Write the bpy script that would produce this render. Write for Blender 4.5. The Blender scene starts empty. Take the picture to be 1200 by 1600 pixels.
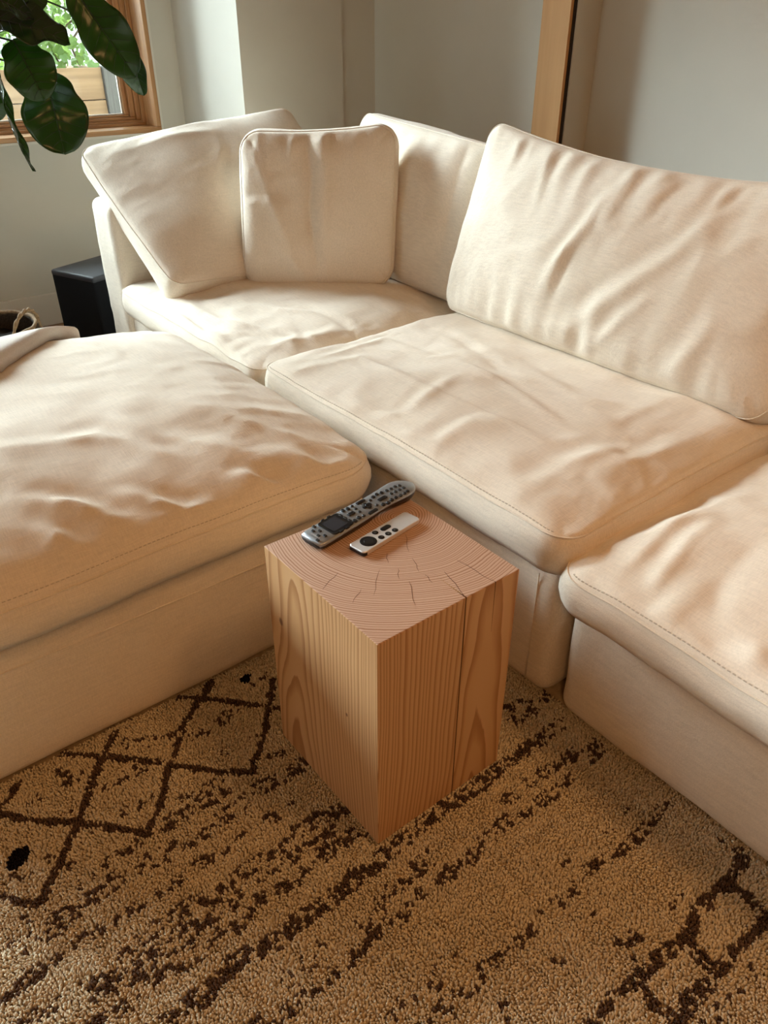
import bpy, bmesh, math, random
import numpy as np
from mathutils import Vector, Matrix

# ------------------------------------------------------------------ camera
FPX, PITCH, ROLL, CAMZ, TH = 1202.0, math.radians(32.41), math.radians(0.09), 1.179, math.radians(-51.7)
scene = bpy.context.scene
COL = scene.collection
_RS = np.array([[math.cos(TH), math.sin(TH), 0], [-math.sin(TH), math.cos(TH), 0], [0, 0, 1.0]])
_fw = np.array([0, math.cos(PITCH), -math.sin(PITCH)]); _r = np.array([1.0, 0, 0]); _u = np.cross(_r, _fw)
_c, _s = math.cos(ROLL), math.sin(ROLL)
CR, CU, CF = _RS @ (_c * _r + _s * _u), _RS @ (-_s * _r + _c * _u), _RS @ _fw
CO = np.array([0, 0, CAMZ])
cam_data = bpy.data.cameras.new('camera'); cam = bpy.data.objects.new('camera', cam_data); COL.objects.link(cam)
cam_data.sensor_fit = 'VERTICAL'; cam_data.sensor_height = 36.0; cam_data.lens = 36.0 * FPX / 1600.0
cam_data.clip_start = 0.02
cam.matrix_world = Matrix(((CR[0], CU[0], -CF[0], CO[0]), (CR[1], CU[1], -CF[1], CO[1]), (CR[2], CU[2], -CF[2], CO[2]), (0, 0, 0, 1)))
scene.camera = cam

# ------------------------------------------------------------------ light and exposure
vs = scene.view_settings
vs.view_transform = 'Standard'; vs.look = 'None'; vs.gamma = 1.0; vs.use_curve_mapping = False
vs.exposure = 0.58
world = bpy.data.worlds.new('overcast_sky'); scene.world = world; world.use_nodes = True
_wn = world.node_tree.nodes['Background']
_wn.inputs['Color'].default_value = (0.86, 0.95, 1.0, 1); _wn.inputs['Strength'].default_value = 3.1

def area(name, loc, target, sx, sy, power, color, portal=False):
    l = bpy.data.lights.new(name, 'AREA'); l.shape = 'RECTANGLE'; l.size = sx; l.size_y = sy
    l.energy = power; l.color = color
    if portal: l.cycles.is_portal = True
    o = bpy.data.objects.new(name, l); COL.objects.link(o); o.location = loc
    o.rotation_euler = (Vector(target) - Vector(loc)).to_track_quat('-Z', 'Y').to_euler()
    return o
# window openings: (axis plane, y/x range, z range)
WIN1 = (-0.45, 1.635, 0.757, 2.05)      # left wall, seen in the photo
WIN2 = (-2.75, -0.75, 0.757, 2.05)     # left wall, further along
WIN3 = (-2.9, -1.9, 0.10, 2.15)         # glazed door behind the camera
XL, YB, YB2, YF, XR, ZC, ZF = -3.73, 2.448, 2.587, -3.2, 3.6, 2.6, -0.014
area('daylight_portal', (XL - .26, (WIN1[0] + WIN1[1]) / 2, 1.4), (0, (WIN1[0] + WIN1[1]) / 2, 1.4), WIN1[1] - WIN1[0], 1.3, 1, (1, 1, 1), True)
area('daylight_portal', (XL - .26, (WIN2[0] + WIN2[1]) / 2, 1.4), (0, (WIN2[0] + WIN2[1]) / 2, 1.4), WIN2[1] - WIN2[0], 1.3, 1, (1, 1, 1), True)
area('daylight_portal', ((WIN3[0] + WIN3[1]) / 2, YF - .2, 1.1), ((WIN3[0] + WIN3[1]) / 2, 0, 1.1), WIN3[1] - WIN3[0], 2.05, 1, (1, 1, 1), True)
area('warm_ceiling_lamp', (0.35, 1.15, 2.45), (0.35, 1.15, 0), 0.4, 0.4, 10, (1.0, 0.51, 0.20))
area('warm_ceiling_lamp', (1.2, -1.2, 2.45), (1.2, -1.2, 0), 0.4, 0.4, 15, (1.0, 0.51, 0.20))
# hazy sun outside, high over the garden: soft because the cloud spreads it
_sl = bpy.data.lights.new('hazy_sun', 'SUN'); _sl.energy = 20.5; _sl.angle = math.radians(46); _sl.color = (0.82, 0.94, 1.0)
_so = bpy.data.objects.new('hazy_sun', _sl); COL.objects.link(_so)
_so.rotation_euler = Vector((0.72, 0.36, -0.47)).to_track_quat('-Z', 'Y').to_euler()

# ------------------------------------------------------------------ helpers
rng = np.random.default_rng(7)
random.seed(7)

def at(px, z=0.0):
    d = (px[0] - 600) / FPX * CR - (px[1] - 800) / FPX * CU + CF
    return CO + d * ((z - CO[2]) / d[2])

def pjx(P):
    d = np.asarray(P, float) - CO
    z = d @ CF
    return np.stack([600 + FPX * (d @ CR) / z, 800 - FPX * (d @ CU) / z], -1)

def tag(o, label=None, cat=None, group=None, kind=None):
    if label: o['label'] = label
    if cat: o['category'] = cat
    if group: o['group'] = group
    if kind: o['kind'] = kind
    return o

def empty(name, loc, parent=None):
    o = bpy.data.objects.new(name, None); COL.objects.link(o); o.location = loc
    o.empty_display_size = 0.05
    if parent: o.parent = parent
    return o

def origin_of(o):
    p = np.zeros(3)
    while o is not None:
        p = p + np.array(o.location); o = o.parent
    return p

def mesh(name, V, F, mat, parent=None, origin=None, smooth=True):
    """V in world space; the object's own origin is `origin` (or its parent's)."""
    V = np.asarray(V, float)
    base = origin_of(parent) if parent is not None else np.zeros(3)
    org = np.asarray(origin, float) if origin is not None else (base if parent is not None else np.array([(V[:, 0].min() + V[:, 0].max()) / 2, (V[:, 1].min() + V[:, 1].max()) / 2, V[:, 2].min()]))
    me = bpy.data.meshes.new(name)
    me.from_pydata((V - org).tolist(), [], [list(map(int, f)) for f in F])
    me.update()
    if mat: me.materials.append(mat)
    if smooth: me.polygons.foreach_set('use_smooth', [True] * len(me.polygons))
    o = bpy.data.objects.new(name, me); COL.objects.link(o)
    o.location = org - base
    if parent is not None: o.parent = parent
    return o

class MB:
    def __init__(s): s.V = []; s.F = []
    def add(s, V, F):
        n = len(s.V); s.V.extend(map(tuple, V)); s.F.extend([tuple(i + n for i in f) for f in F])
    def box(s, a, b):
        x0, y0, z0 = a; x1, y1, z1 = b
        s.add([(x0, y0, z0), (x1, y0, z0), (x1, y1, z0), (x0, y1, z0), (x0, y0, z1), (x1, y0, z1), (x1, y1, z1), (x0, y1, z1)],
              [(0, 3, 2, 1), (4, 5, 6, 7), (0, 1, 5, 4), (1, 2, 6, 5), (2, 3, 7, 6), (3, 0, 4, 7)])
    def build(s, name, mat, parent=None, origin=None, smooth=False):
        return mesh(name, np.array(s.V), s.F, mat, parent, origin, smooth)

def boxobj(name, a, b, mat, parent=None, bevel=0.0, origin=None):
    m = MB(); m.box(a, b); o = m.build(name, mat, parent, origin)
    if bevel:
        md = o.modifiers.new('bevel', 'BEVEL'); md.width = bevel; md.segments = 3; md.limit_method = 'ANGLE'
        o.data.polygons.foreach_set('use_smooth', [True] * len(o.data.polygons))
        md2 = o.modifiers.new('wn', 'WEIGHTED_NORMAL')
    return o

def rbox(a, b, r, n=(24, 24, 16), disp=None):
    """rounded box surface lattice; disp(P, N) -> offset along normal"""
    a = np.array(a, float); b = np.array(b, float); c = (a + b) / 2; h = (b - a) / 2
    ax = []
    for i in range(3):
        e = np.array([0, .15, .35, .6, 1.0]) * r
        mid = np.linspace(-h[i] + r, h[i] - r, n[i])
        ax.append(np.concatenate([-h[i] + e[:-1], mid, (h[i] - e[:-1])[::-1]]))
    idx = {}; V = []; F = []
    def vid(i, j, k):
        t = (i, j, k)
        if t not in idx:
            idx[t] = len(V); V.append((ax[0][i], ax[1][j], ax[2][k]))
        return idx[t]
    N = [len(x) for x in ax]
    for k, fl in ((0, 1), (N[2] - 1, 0)):
        for i in range(N[0] - 1):
            for j in range(N[1] - 1):
                f = [vid(i, j, k), vid(i + 1, j, k), vid(i + 1, j + 1, k), vid(i, j + 1, k)]
                F.append(f[::-1] if fl else f)
    for j, fl in ((0, 0), (N[1] - 1, 1)):
        for i in range(N[0] - 1):
            for k in range(N[2] - 1):
                f = [vid(i, j, k), vid(i + 1, j, k), vid(i + 1, j, k + 1), vid(i, j, k + 1)]
                F.append(f[::-1] if fl else f)
    for i, fl in ((0, 1), (N[0] - 1, 0)):
        for j in range(N[1] - 1):
            for k in range(N[2] - 1):
                f = [vid(i, j, k), vid(i, j + 1, k), vid(i, j + 1, k + 1), vid(i, j, k + 1)]
                F.append(f[::-1] if fl else f)
    V = np.array(V); core = np.clip(V, -(h - r), h - r); d = V - core
    ln = np.linalg.norm(d, axis=1, keepdims=True); nr = d / np.maximum(ln, 1e-9)
    P = core + nr * r + c
    if disp is not None: P = P + nr * disp(P, nr)[:, None]
    return P, F

def tube(pts, rad, sides=6, closed=False, rads=None):
    P = np.array(pts, float); n = len(P)
    T = np.roll(P, -1, 0) - np.roll(P, 1, 0) if closed else np.gradient(P, axis=0)
    T /= np.maximum(np.linalg.norm(T, axis=1, keepdims=True), 1e-9)
    ref = np.array([0, 0, 1.0]) if abs(T[:, 2]).mean() < .8 else np.array([1.0, 0, 0])
    A = np.cross(T, ref); A /= np.maximum(np.linalg.norm(A, axis=1, keepdims=True), 1e-9); B = np.cross(T, A)
    ang = np.linspace(0, 2 * math.pi, sides, endpoint=False)
    rr = np.full(n, rad) if rads is None else np.array(rads)
    V = (P[:, None, :] + rr[:, None, None] * (np.cos(ang)[None, :, None] * A[:, None, :] + np.sin(ang)[None, :, None] * B[:, None, :])).reshape(-1, 3)
    F = []
    for i in range(n if closed else n - 1):
        j = (i + 1) % n
        for k in range(sides):
            l = (k + 1) % sides
            F.append((i * sides + k, i * sides + l, j * sides + l, j * sides + k))
    if not closed:
        F.append(tuple(range(sides))[::-1]); F.append(tuple((n - 1) * sides + k for k in range(sides)))
    return V, F

def spline(pts, n=24):
    P = np.array(pts, float); k = len(P)
    t = np.linspace(0, k - 1, n); out = []
    for q in t:
        i = min(int(q), k - 2); f = q - i
        p0, p1, p2, p3 = P[max(i - 1, 0)], P[i], P[i + 1], P[min(i + 2, k - 1)]
        out.append(.5 * ((2 * p1) + (-p0 + p2) * f + (2 * p0 - 5 * p1 + 4 * p2 - p3) * f * f + (-p0 + 3 * p1 - 3 * p2 + p3) * f ** 3))
    return np.array(out)

_tab = np.random.default_rng(3).random((256, 256)) * 2 - 1
def vnoise(x, y, seed=0):
    x = np.asarray(x, float) + seed * 17.3; y = np.asarray(y, float) + seed * 9.7
    xi = np.floor(x).astype(int); yi = np.floor(y).astype(int); fx = x - xi; fy = y - yi
    fx = fx * fx * fx * (fx * (fx * 6 - 15) + 10); fy = fy * fy * fy * (fy * (fy * 6 - 15) + 10)
    g = lambda a, b: _tab[a % 256, b % 256]
    return (g(xi, yi) * (1 - fx) + g(xi + 1, yi) * fx) * (1 - fy) + (g(xi, yi + 1) * (1 - fx) + g(xi + 1, yi + 1) * fx) * fy

def polydist(x, y, poly):
    """signed distance to a polyline and parameter 0..1 along it"""
    best = np.full(x.shape, 1e9); sg = np.zeros(x.shape); tt = np.zeros(x.shape)
    P = np.array(poly, float); L = np.linalg.norm(np.diff(P, axis=0), axis=1); tot = L.sum(); acc = 0
    for i in range(len(P) - 1):
        d = P[i + 1] - P[i]; q = np.clip(((x - P[i, 0]) * d[0] + (y - P[i, 1]) * d[1]) / (d @ d + 1e-12), 0, 1)
        ex = x - P[i, 0] - q * d[0]; ey = y - P[i, 1] - q * d[1]; D = np.hypot(ex, ey)
        m = D < best
        best = np.where(m, D, best); sg = np.where(m, np.sign(d[0] * ey - d[1] * ex), sg); tt = np.where(m, (acc + q * L[i]) / tot, tt)
        acc += L[i]
    return best * sg, tt

# ------------------------------------------------------------------ materials
def newmat(name):
    m = bpy.data.materials.new(name); m.use_nodes = True
    nt = m.node_tree; b = nt.nodes['Principled BSDF']
    return m, nt, b

def N(nt, typ, **kw):
    n = nt.nodes.new(typ)
    for k, v in kw.items():
        if k in n.inputs: n.inputs[k].default_value = v
        else: setattr(n, k, v)
    return n

def L(nt, a, b): nt.links.new(a, b)

def ramp(nt, src, stops):
    r = nt.nodes.new('ShaderNodeValToRGB'); e = r.color_ramp.elements
    while len(e) < len(stops): e.new(0.5)
    for i, (p, c) in enumerate(stops):
        e[i].position = p; e[i].color = (c[0], c[1], c[2], 1)
    L(nt, src, r.inputs['Fac']); return r

def coords(nt, scale=(1, 1, 1), kind='Object'):
    t = nt.nodes.new('ShaderNodeTexCoord'); mp = nt.nodes.new('ShaderNodeMapping')
    mp.inputs['Scale'].default_value = scale; L(nt, t.outputs[kind], mp.inputs['Vector']); return mp.outputs['Vector']

def plain(name, col, rough=0.5, metal=0.0, var=0.06, nscale=20, bump=0.0, bscale=200, spec=0.5):
    m, nt, b = newmat(name)
    no = N(nt, 'ShaderNodeTexNoise', Scale=nscale, Detail=4.0); L(nt, coords(nt), no.inputs['Vector'])
    lo = [c * (1 - var) for c in col]; hi = [min(1, c * (1 + var)) for c in col]
    L(nt, ramp(nt, no.outputs['Fac'], [(0.3, lo), (0.7, hi)]).outputs['Color'], b.inputs['Base Color'])
    b.inputs['Roughness'].default_value = rough; b.inputs['Metallic'].default_value = metal
    b.inputs['Specular IOR Level'].default_value = spec
    if bump:
        n2 = N(nt, 'ShaderNodeTexNoise', Scale=bscale, Detail=3.0); L(nt, coords(nt), n2.inputs['Vector'])
        bp = N(nt, 'ShaderNodeBump', Strength=bump, Distance=0.002); L(nt, n2.outputs['Fac'], bp.inputs['Height']); L(nt, bp.outputs['Normal'], b.inputs['Normal'])
    return m

def linen(name, col):
    m, nt, b = newmat(name)
    v = coords(nt)
    a1 = N(nt, 'ShaderNodeMapping', Scale=(430, 26, 430)); L(nt, v, a1.inputs['Vector'])
    a2 = N(nt, 'ShaderNodeMapping', Scale=(26, 430, 160)); L(nt, v, a2.inputs['Vector'])
    n1 = N(nt, 'ShaderNodeTexNoise', Scale=1.0, Detail=2.0); L(nt, a1.outputs['Vector'], n1.inputs['Vector'])
    n2 = N(nt, 'ShaderNodeTexNoise', Scale=1.0, Detail=2.0); L(nt, a2.outputs['Vector'], n2.inputs['Vector'])
    ad = N(nt, 'ShaderNodeMath', operation='ADD'); L(nt, n1.outputs['Fac'], ad.inputs[0]); L(nt, n2.outputs['Fac'], ad.inputs[1])
    hf = N(nt, 'ShaderNodeMath', operation='MULTIPLY'); L(nt, ad.outputs[0], hf.inputs[0]); hf.inputs[1].default_value = 0.5
    c = ramp(nt, hf.outputs[0], [(0.30, [k * 0.88 for k in col]), (0.68, [min(1, k * 1.07) for k in col])])
    big = N(nt, 'ShaderNodeTexNoise', Scale=5.0, Detail=3.0); L(nt, v, big.inputs['Vector'])
    cb = ramp(nt, big.outputs['Fac'], [(0.3, (0.95, 0.94, 0.92)), (0.65, (1, 1, 1))])
    mx = N(nt, 'ShaderNodeMix', data_type='RGBA', blend_type='MULTIPLY'); mx.inputs['Factor'].default_value = 1.0
    L(nt, c.outputs['Color'], mx.inputs['A']); L(nt, cb.outputs['Color'], mx.inputs['B']); L(nt, mx.outputs['Result'], b.inputs['Base Color'])
    b.inputs['Roughness'].default_value = 0.9; b.inputs['Specular IOR Level'].default_value = 0.15
    b.inputs['Sheen Weight'].default_value = 0.12; b.inputs['Sheen Roughness'].default_value = 0.6
    bp = N(nt, 'ShaderNodeBump', Strength=0.6, Distance=0.0014); L(nt, hf.outputs[0], bp.inputs['Height'])
    fine = N(nt, 'ShaderNodeTexNoise', Scale=28.0, Detail=5.0, Roughness=0.6, Distortion=0.8); L(nt, v, fine.inputs['Vector'])
    bp2 = N(nt, 'ShaderNodeBump', Strength=0.22, Distance=0.006); L(nt, fine.outputs['Fac'], bp2.inputs['Height']); L(nt, bp.outputs['Normal'], bp2.inputs['Normal'])
    L(nt, bp2.outputs['Normal'], b.inputs['Normal'])
    return m

def wood(name, light, dark, scale=60, axis=1, rough=0.45):
    m, nt, b = newmat(name)
    sc = [scale, scale, scale]; sc[axis] = scale * 0.05
    no = N(nt, 'ShaderNodeTexNoise', Scale=1.0, Detail=5.0, Distortion=0.6); L(nt, coords(nt, tuple(sc)), no.inputs['Vector'])
    L(nt, ramp(nt, no.outputs['Fac'], [(0.35, dark), (0.65, light)]).outputs['Color'], b.inputs['Base Color'])
    b.inputs['Roughness'].default_value = rough
    return m

M = {}
M['linen'] = linen('cream_linen', (0.81, 0.72, 0.605))
M['thread'] = plain('stitch_thread', (0.60, 0.52, 0.42), 0.9)
M['wall'] = plain('painted_wall', (0.65, 0.63, 0.56), 0.85, var=0.015, nscale=6, bump=0.15, bscale=350, spec=0.2)
M['ceiling'] = wood('warm_bounce_ceiling', (0.66, 0.46, 0.28), (0.56, 0.37, 0.21), 20, 1, 0.6)  # unseen ceiling; wood tone added so it bounces warm light
M['panel'] = wood('warm_bounce_brown', (0.40, 0.24, 0.125), (0.30, 0.17, 0.08), 20, 2, 0.6)  # unseen wall; brown wood added for warm bounce and less cool fill
M['base'] = plain('painted_baseboard', (0.74, 0.71, 0.64), 0.6, var=0.01)
M['floor'] = wood('oak_floor', (0.36, 0.22, 0.12), (0.24, 0.13, 0.06), 30, 1, 0.5)
M['fir'] = wood('fir_window_wood', (0.52, 0.28, 0.115), (0.38, 0.18, 0.065), 80, 2, 0.4)
M['fir_h'] = wood('fir_window_wood_horizontal', (0.52, 0.28, 0.115), (0.38, 0.18, 0.065), 80, 1, 0.4)
M['post'] = wood('fir_post_wood', (0.66, 0.37, 0.14), (0.60, 0.325, 0.115), 30, 2, 0.6)
M['dark'] = plain('dark_gap', (0.03, 0.02, 0.015), 0.9)
M['black'] = plain('black_fabric', (0.006, 0.007, 0.009), 0.9, bump=0.3, bscale=900, spec=0.2)
M['blacktop'] = plain('black_satin', (0.032, 0.035, 0.045), 0.5, var=0.03)
M['blackplastic'] = plain('black_plastic', (0.006, 0.006, 0.007), 0.3, var=0.05)
M['button'] = plain('rubber_button', (0.008, 0.008, 0.009), 0.35, var=0.05)
M['silver'] = plain('silver_plastic', (0.36, 0.38, 0.41), 0.33, metal=0.7, var=0.03, nscale=80)
M['alu'] = plain('brushed_aluminium', (0.82, 0.82, 0.83), 0.42, metal=0.6, var=0.02, nscale=80)
M['screen'] = plain('dark_screen', (0.035, 0.037, 0.045), 0.15, var=0.02)
M['glyph'] = plain('pale_print', (0.6, 0.6, 0.6), 0.6)
M['wicker'] = plain('woven_seagrass', (0.30, 0.20, 0.11), 0.85, var=0.3, nscale=120, bump=0.6, bscale=250)
M['wickerdark'] = plain('dark_woven_seagrass', (0.055, 0.035, 0.022), 0.9, var=0.4, nscale=150, bump=0.8, bscale=200)
M['soil'] = plain('soil', (0.02, 0.014, 0.01), 0.95, var=0.4, nscale=60, bump=1.0, bscale=80)
M['throw'] = plain('knit_throw', (0.70, 0.64, 0.585), 0.95, var=0.07, nscale=300, bump=0.7, bscale=700, spec=0.1)
M['bark'] = plain('fig_bark', (0.12, 0.085, 0.055), 0.9, var=0.3, nscale=60, bump=0.5, bscale=100)
M['plank'] = wood('weathered_planter_wood', (0.30, 0.195, 0.105), (0.22, 0.135, 0.07), 25, 1, 0.8)
M['greypost'] = wood('grey_weathered_post', (0.12, 0.115, 0.105), (0.06, 0.055, 0.05), 40, 2, 0.9)
M['outwall'] = plain('pale_render', (0.62, 0.64, 0.66), 0.9, var=0.08, nscale=3)
M['outground'] = plain('gravel', (0.25, 0.24, 0.22), 0.95, var=0.3, nscale=30)

def leafmat(name, top, back, rough=0.28, trans=0.25):
    m, nt, b = newmat(name)
    no = N(nt, 'ShaderNodeTexNoise', Scale=14.0, Detail=3.0); L(nt, coords(nt), no.inputs['Vector'])
    c1 = ramp(nt, no.outputs['Fac'], [(0.3, [k * 0.7 for k in top]), (0.7, [k * 1.2 for k in top])])
    b.inputs['Roughness'].default_value = rough; L(nt, c1.outputs['Color'], b.inputs['Base Color'])
    tr = N(nt, 'ShaderNodeBsdfTranslucent'); tr.inputs['Color'].default_value = (*back, 1)
    mx = N(nt, 'ShaderNodeMixShader'); mx.inputs['Fac'].default_value = trans
    out = nt.nodes['Material Output']
    L(nt, b.outputs['BSDF'], mx.inputs[1]); L(nt, tr.outputs['BSDF'], mx.inputs[2]); L(nt, mx.outputs['Shader'], out.inputs['Surface'])
    return m
M['leaf'] = leafmat('fiddle_leaf', (0.013, 0.030, 0.010), (0.12, 0.25, 0.012), 0.22, 0.24)
M['leaf_vein'] = leafmat('leaf_vein', (0.028, 0.042, 0.016), (0.12, 0.15, 0.02), 0.4, 0.15)
M['ivy'] = leafmat('ivy_leaf', (0.10, 0.19, 0.055), (0.3, 0.45, 0.1), 0.4, 0.3)

def glassmat():
    m, nt, b = newmat('window_glass')
    out = nt.nodes['Material Output']
    t = N(nt, 'ShaderNodeBsdfTransparent'); t.inputs['Color'].default_value = (0.95, 0.97, 0.96, 1)
    g = N(nt, 'ShaderNodeBsdfGlossy'); g.inputs['Roughness'].default_value = 0.02
    fr = N(nt, 'ShaderNodeFresnel'); fr.inputs['IOR'].default_value = 1.45
    mx = N(nt, 'ShaderNodeMixShader'); L(nt, fr.outputs['Fac'], mx.inputs['Fac']); L(nt, t.outputs['BSDF'], mx.inputs[1]); L(nt, g.outputs['BSDF'], mx.inputs[2])
    L(nt, mx.outputs['Shader'], out.inputs['Surface'])
    return m
M['glass'] = glassmat()

# block wood: rings around the pith, in the block's own space
BX0, BX1, BY0, BY1, BH = -0.940, -0.635, 0.490, 0.775, 0.451
BC = ((BX0 + BX1) / 2, (BY0 + BY1) / 2)
PITH = (-0.876 - BC[0], 0.720 - BC[1])
def blockmat():
    m, nt, b = newmat('douglas_fir_block')
    v = coords(nt)
    sx = N(nt, 'ShaderNodeSeparateXYZ'); L(nt, v, sx.inputs[0])
    # slow wander of the pith and of the rings along the grain
    w = N(nt, 'ShaderNodeMapping', Scale=(5.0, 5.0, 1.7)); L(nt, v, w.inputs['Vector'])
    wn = N(nt, 'ShaderNodeTexNoise', Scale=1.0, Detail=2.0, Roughness=0.45); L(nt, w.outputs['Vector'], wn.inputs['Vector'])
    ww = N(nt, 'ShaderNodeVectorMath', operation='SUBTRACT'); L(nt, wn.outputs['Color'], ww.inputs[0]); ww.inputs[1].default_value = (.5, .5, .5)
    ws = N(nt, 'ShaderNodeVectorMath', operation='SCALE'); ws.inputs['Scale'].default_value = 0.030; L(nt, ww.outputs[0], ws.inputs[0])
    pv = N(nt, 'ShaderNodeVectorMath', operation='ADD'); L(nt, v, pv.inputs[0]); L(nt, ws.outputs[0], pv.inputs[1])
    s2 = N(nt, 'ShaderNodeVectorMath', operation='SUBTRACT'); L(nt, pv.outputs[0], s2.inputs[0]); s2.inputs[1].default_value = (PITH[0], PITH[1], 0)
    m2 = N(nt, 'ShaderNodeVectorMath', operation='MULTIPLY'); L(nt, s2.outputs[0], m2.inputs[0]); m2.inputs[1].default_value = (1, 1, 0)
    ln = N(nt, 'ShaderNodeVectorMath', operation='LENGTH'); L(nt, m2.outputs[0], ln.inputs[0])
    tz = N(nt, 'ShaderNodeMath', operation='MULTIPLY_ADD'); L(nt, sx.outputs['Z'], tz.inputs[0]); tz.inputs[1].default_value = 0.02; L(nt, ln.outputs['Value'], tz.inputs[2])
    # fine fuzz
    fz = N(nt, 'ShaderNodeTexNoise', Scale=90.0, Detail=3.0)
    fm = N(nt, 'ShaderNodeMapping', Scale=(1, 1, 0.12)); L(nt, v, fm.inputs['Vector']); L(nt, fm.outputs['Vector'], fz.inputs['Vector'])
    fa = N(nt, 'ShaderNodeMath', operation='MULTIPLY_ADD'); L(nt, fz.outputs['Fac'], fa.inputs[0]); fa.inputs[1].default_value = 0.0011; L(nt, tz.outputs[0], fa.inputs[2])
    dv = N(nt, 'ShaderNodeMath', operation='DIVIDE'); L(nt, fa.outputs[0], dv.inputs[0]); dv.inputs[1].default_value = 0.0047
    rn = N(nt, 'ShaderNodeTexNoise', Scale=1.0, Detail=2.0); rn.noise_dimensions = '1D'
    rs_ = N(nt, 'ShaderNodeMath', operation='MULTIPLY'); L(nt, tz.outputs[0], rs_.inputs[0]); rs_.inputs[1].default_value = 40.0; L(nt, rs_.outputs[0], rn.inputs['W'])
    rw = N(nt, 'ShaderNodeMath', operation='MULTIPLY_ADD'); L(nt, rn.outputs['Fac'], rw.inputs[0]); rw.inputs[1].default_value = 2.2; L(nt, dv.outputs[0], rw.inputs[2])
    fr = N(nt, 'ShaderNodeMath', operation='FRACT'); L(nt, rw.outputs[0], fr.inputs[0])
    # side grain colour; end grain paler, with cool daylight put into its tint
    side = ramp(nt, fr.outputs[0], [(0.0, (0.63, 0.385, 0.195)), (0.50, (0.60, 0.355, 0.17)), (0.84, (0.42, 0.21, 0.085)), (0.95, (0.40, 0.195, 0.08)), (1.0, (0.63, 0.385, 0.195))])
    end = ramp(nt, fr.outputs[0], [(0.0, (0.62, 0.43, 0.32)), (0.55, (0.58, 0.385, 0.28)), (0.80, (0.36, 0.19, 0.11)), (0.92, (0.33, 0.165, 0.095)), (1.0, (0.62, 0.43, 0.32))])
    ge = N(nt, 'ShaderNodeNewGeometry'); sn = N(nt, 'ShaderNodeSeparateXYZ'); L(nt, ge.outputs['Normal'], sn.inputs[0])
    gt = N(nt, 'ShaderNodeMath', operation='GREATER_THAN'); L(nt, sn.outputs['Z'], gt.inputs[0]); gt.inputs[1].default_value = 0.6
    mx = N(nt, 'ShaderNodeMix', data_type='RGBA'); L(nt, gt.outputs[0], mx.inputs['Factor']); L(nt, side.outputs['Color'], mx.inputs['A']); L(nt, end.outputs['Color'], mx.inputs['B'])
    # knots
    cur = mx.outputs['Result']
    for (kx, ky, kz), rr in (((-0.905 - BC[0], BY0 - BC[1], 0.312), 0.0085), ((-0.716 - BC[0], BY0 - BC[1], 0.245), 0.004)):
        ds = N(nt, 'ShaderNodeVectorMath', operation='SUBTRACT'); L(nt, v, ds.inputs[0]); ds.inputs[1].default_value = (kx, ky, kz)
        sc = N(nt, 'ShaderNodeVectorMath', operation='MULTIPLY'); L(nt, ds.outputs[0], sc.inputs[0]); sc.inputs[1].default_value = (1.2, 1, 0.8)
        dl = N(nt, 'ShaderNodeVectorMath', operation='LENGTH'); L(nt, sc.outputs[0], dl.inputs[0])
        mr = N(nt, 'ShaderNodeMapRange'); L(nt, dl.outputs['Value'], mr.inputs['Value'])
        mr.inputs['From Min'].default_value = rr * .5; mr.inputs['From Max'].default_value = rr; mr.inputs['To Min'].default_value = .85; mr.inputs['To Max'].default_value = 0
        k = N(nt, 'ShaderNodeMix', data_type='RGBA'); L(nt, mr.outputs[0], k.inputs['Factor']); L(nt, cur, k.inputs['A']); k.inputs['B'].default_value = (0.13, 0.05, 0.02, 1)
        cur = k.outputs['Result']
    L(nt, cur, b.inputs['Base Color'])
    b.inputs['Roughness'].default_value = 0.55; b.inputs['Specular IOR Level'].default_value = 0.3
    bp = N(nt, 'ShaderNodeBump', Strength=0.25, Distance=0.001); bp.invert = True; L(nt, fr.outputs[0], bp.inputs['Height']); L(nt, bp.outputs['Normal'], b.inputs['Normal'])
    return m
M['block'] = blockmat()
M['crack'] = plain('wood_check', (0.075, 0.025, 0.008), 0.9)

# rug
def rugmat(name):
    m, nt, b = newmat(name)
    a = nt.nodes.new('ShaderNodeAttribute'); a.attribute_name = 'Col'
    L(nt, a.outputs['Color'], b.inputs['Base Color'])
    b.inputs['Roughness'].default_value = 1.0; b.inputs['Specular IOR Level'].default_value = 0.0
    return m
M['rug'] = rugmat('wool_pile')
M['rugback'] = plain('rug_backing', (0.55, 0.42, 0.26), 0.95, var=0.15, nscale=80)

# ------------------------------------------------------------------ room shell
def wall_with_openings(name, axis, p0, p1, lo, hi, openings, mat):
    """axis 0: wall normal along x between p0..p1; openings (a0,a1,z0,z1)"""
    m = MB(); cuts = sorted(openings); cur = lo
    def bx(a0, a1, z0, z1):
        if a1 - a0 < 1e-4 or z1 - z0 < 1e-4: return
        if axis == 0: m.box((p0, a0, z0), (p1, a1, z1))
        else: m.box((a0, p0, z0), (a1, p1, z1))
    for a0, a1, z0, z1 in cuts:
        bx(cur, a0, ZF, ZC); bx(a0, a1, ZF, z0); bx(a0, a1, z1, ZC); cur = a1
    bx(cur, hi, ZF, ZC)
    return tag(m.build(name, mat), kind='structure')

boxo = boxobj('floor', (XL - .2, YF - .2, ZF - .1), (XR + .2, YB2 + .4, ZF), M['floor']); tag(boxo, kind='structure')
tag(boxobj('ceiling', (XL - .2, YF - .2, ZC), (XR + .2, YB2 + .4, ZC + .1), M['ceiling']), kind='structure')
wall_with_openings('wall_left', 0, XL - .24, XL, YF - .2, YB2 + .4, [WIN2, WIN1], M['wall'])
wall_with_openings('wall_front', 1, YF - .16, YF, XL, XR, [WIN3], M['wall'])
tag(boxobj('wall_right', (XR, YF, ZF), (XR + .15, YB2 + .2, ZC), M['panel']), kind='structure')
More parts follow.
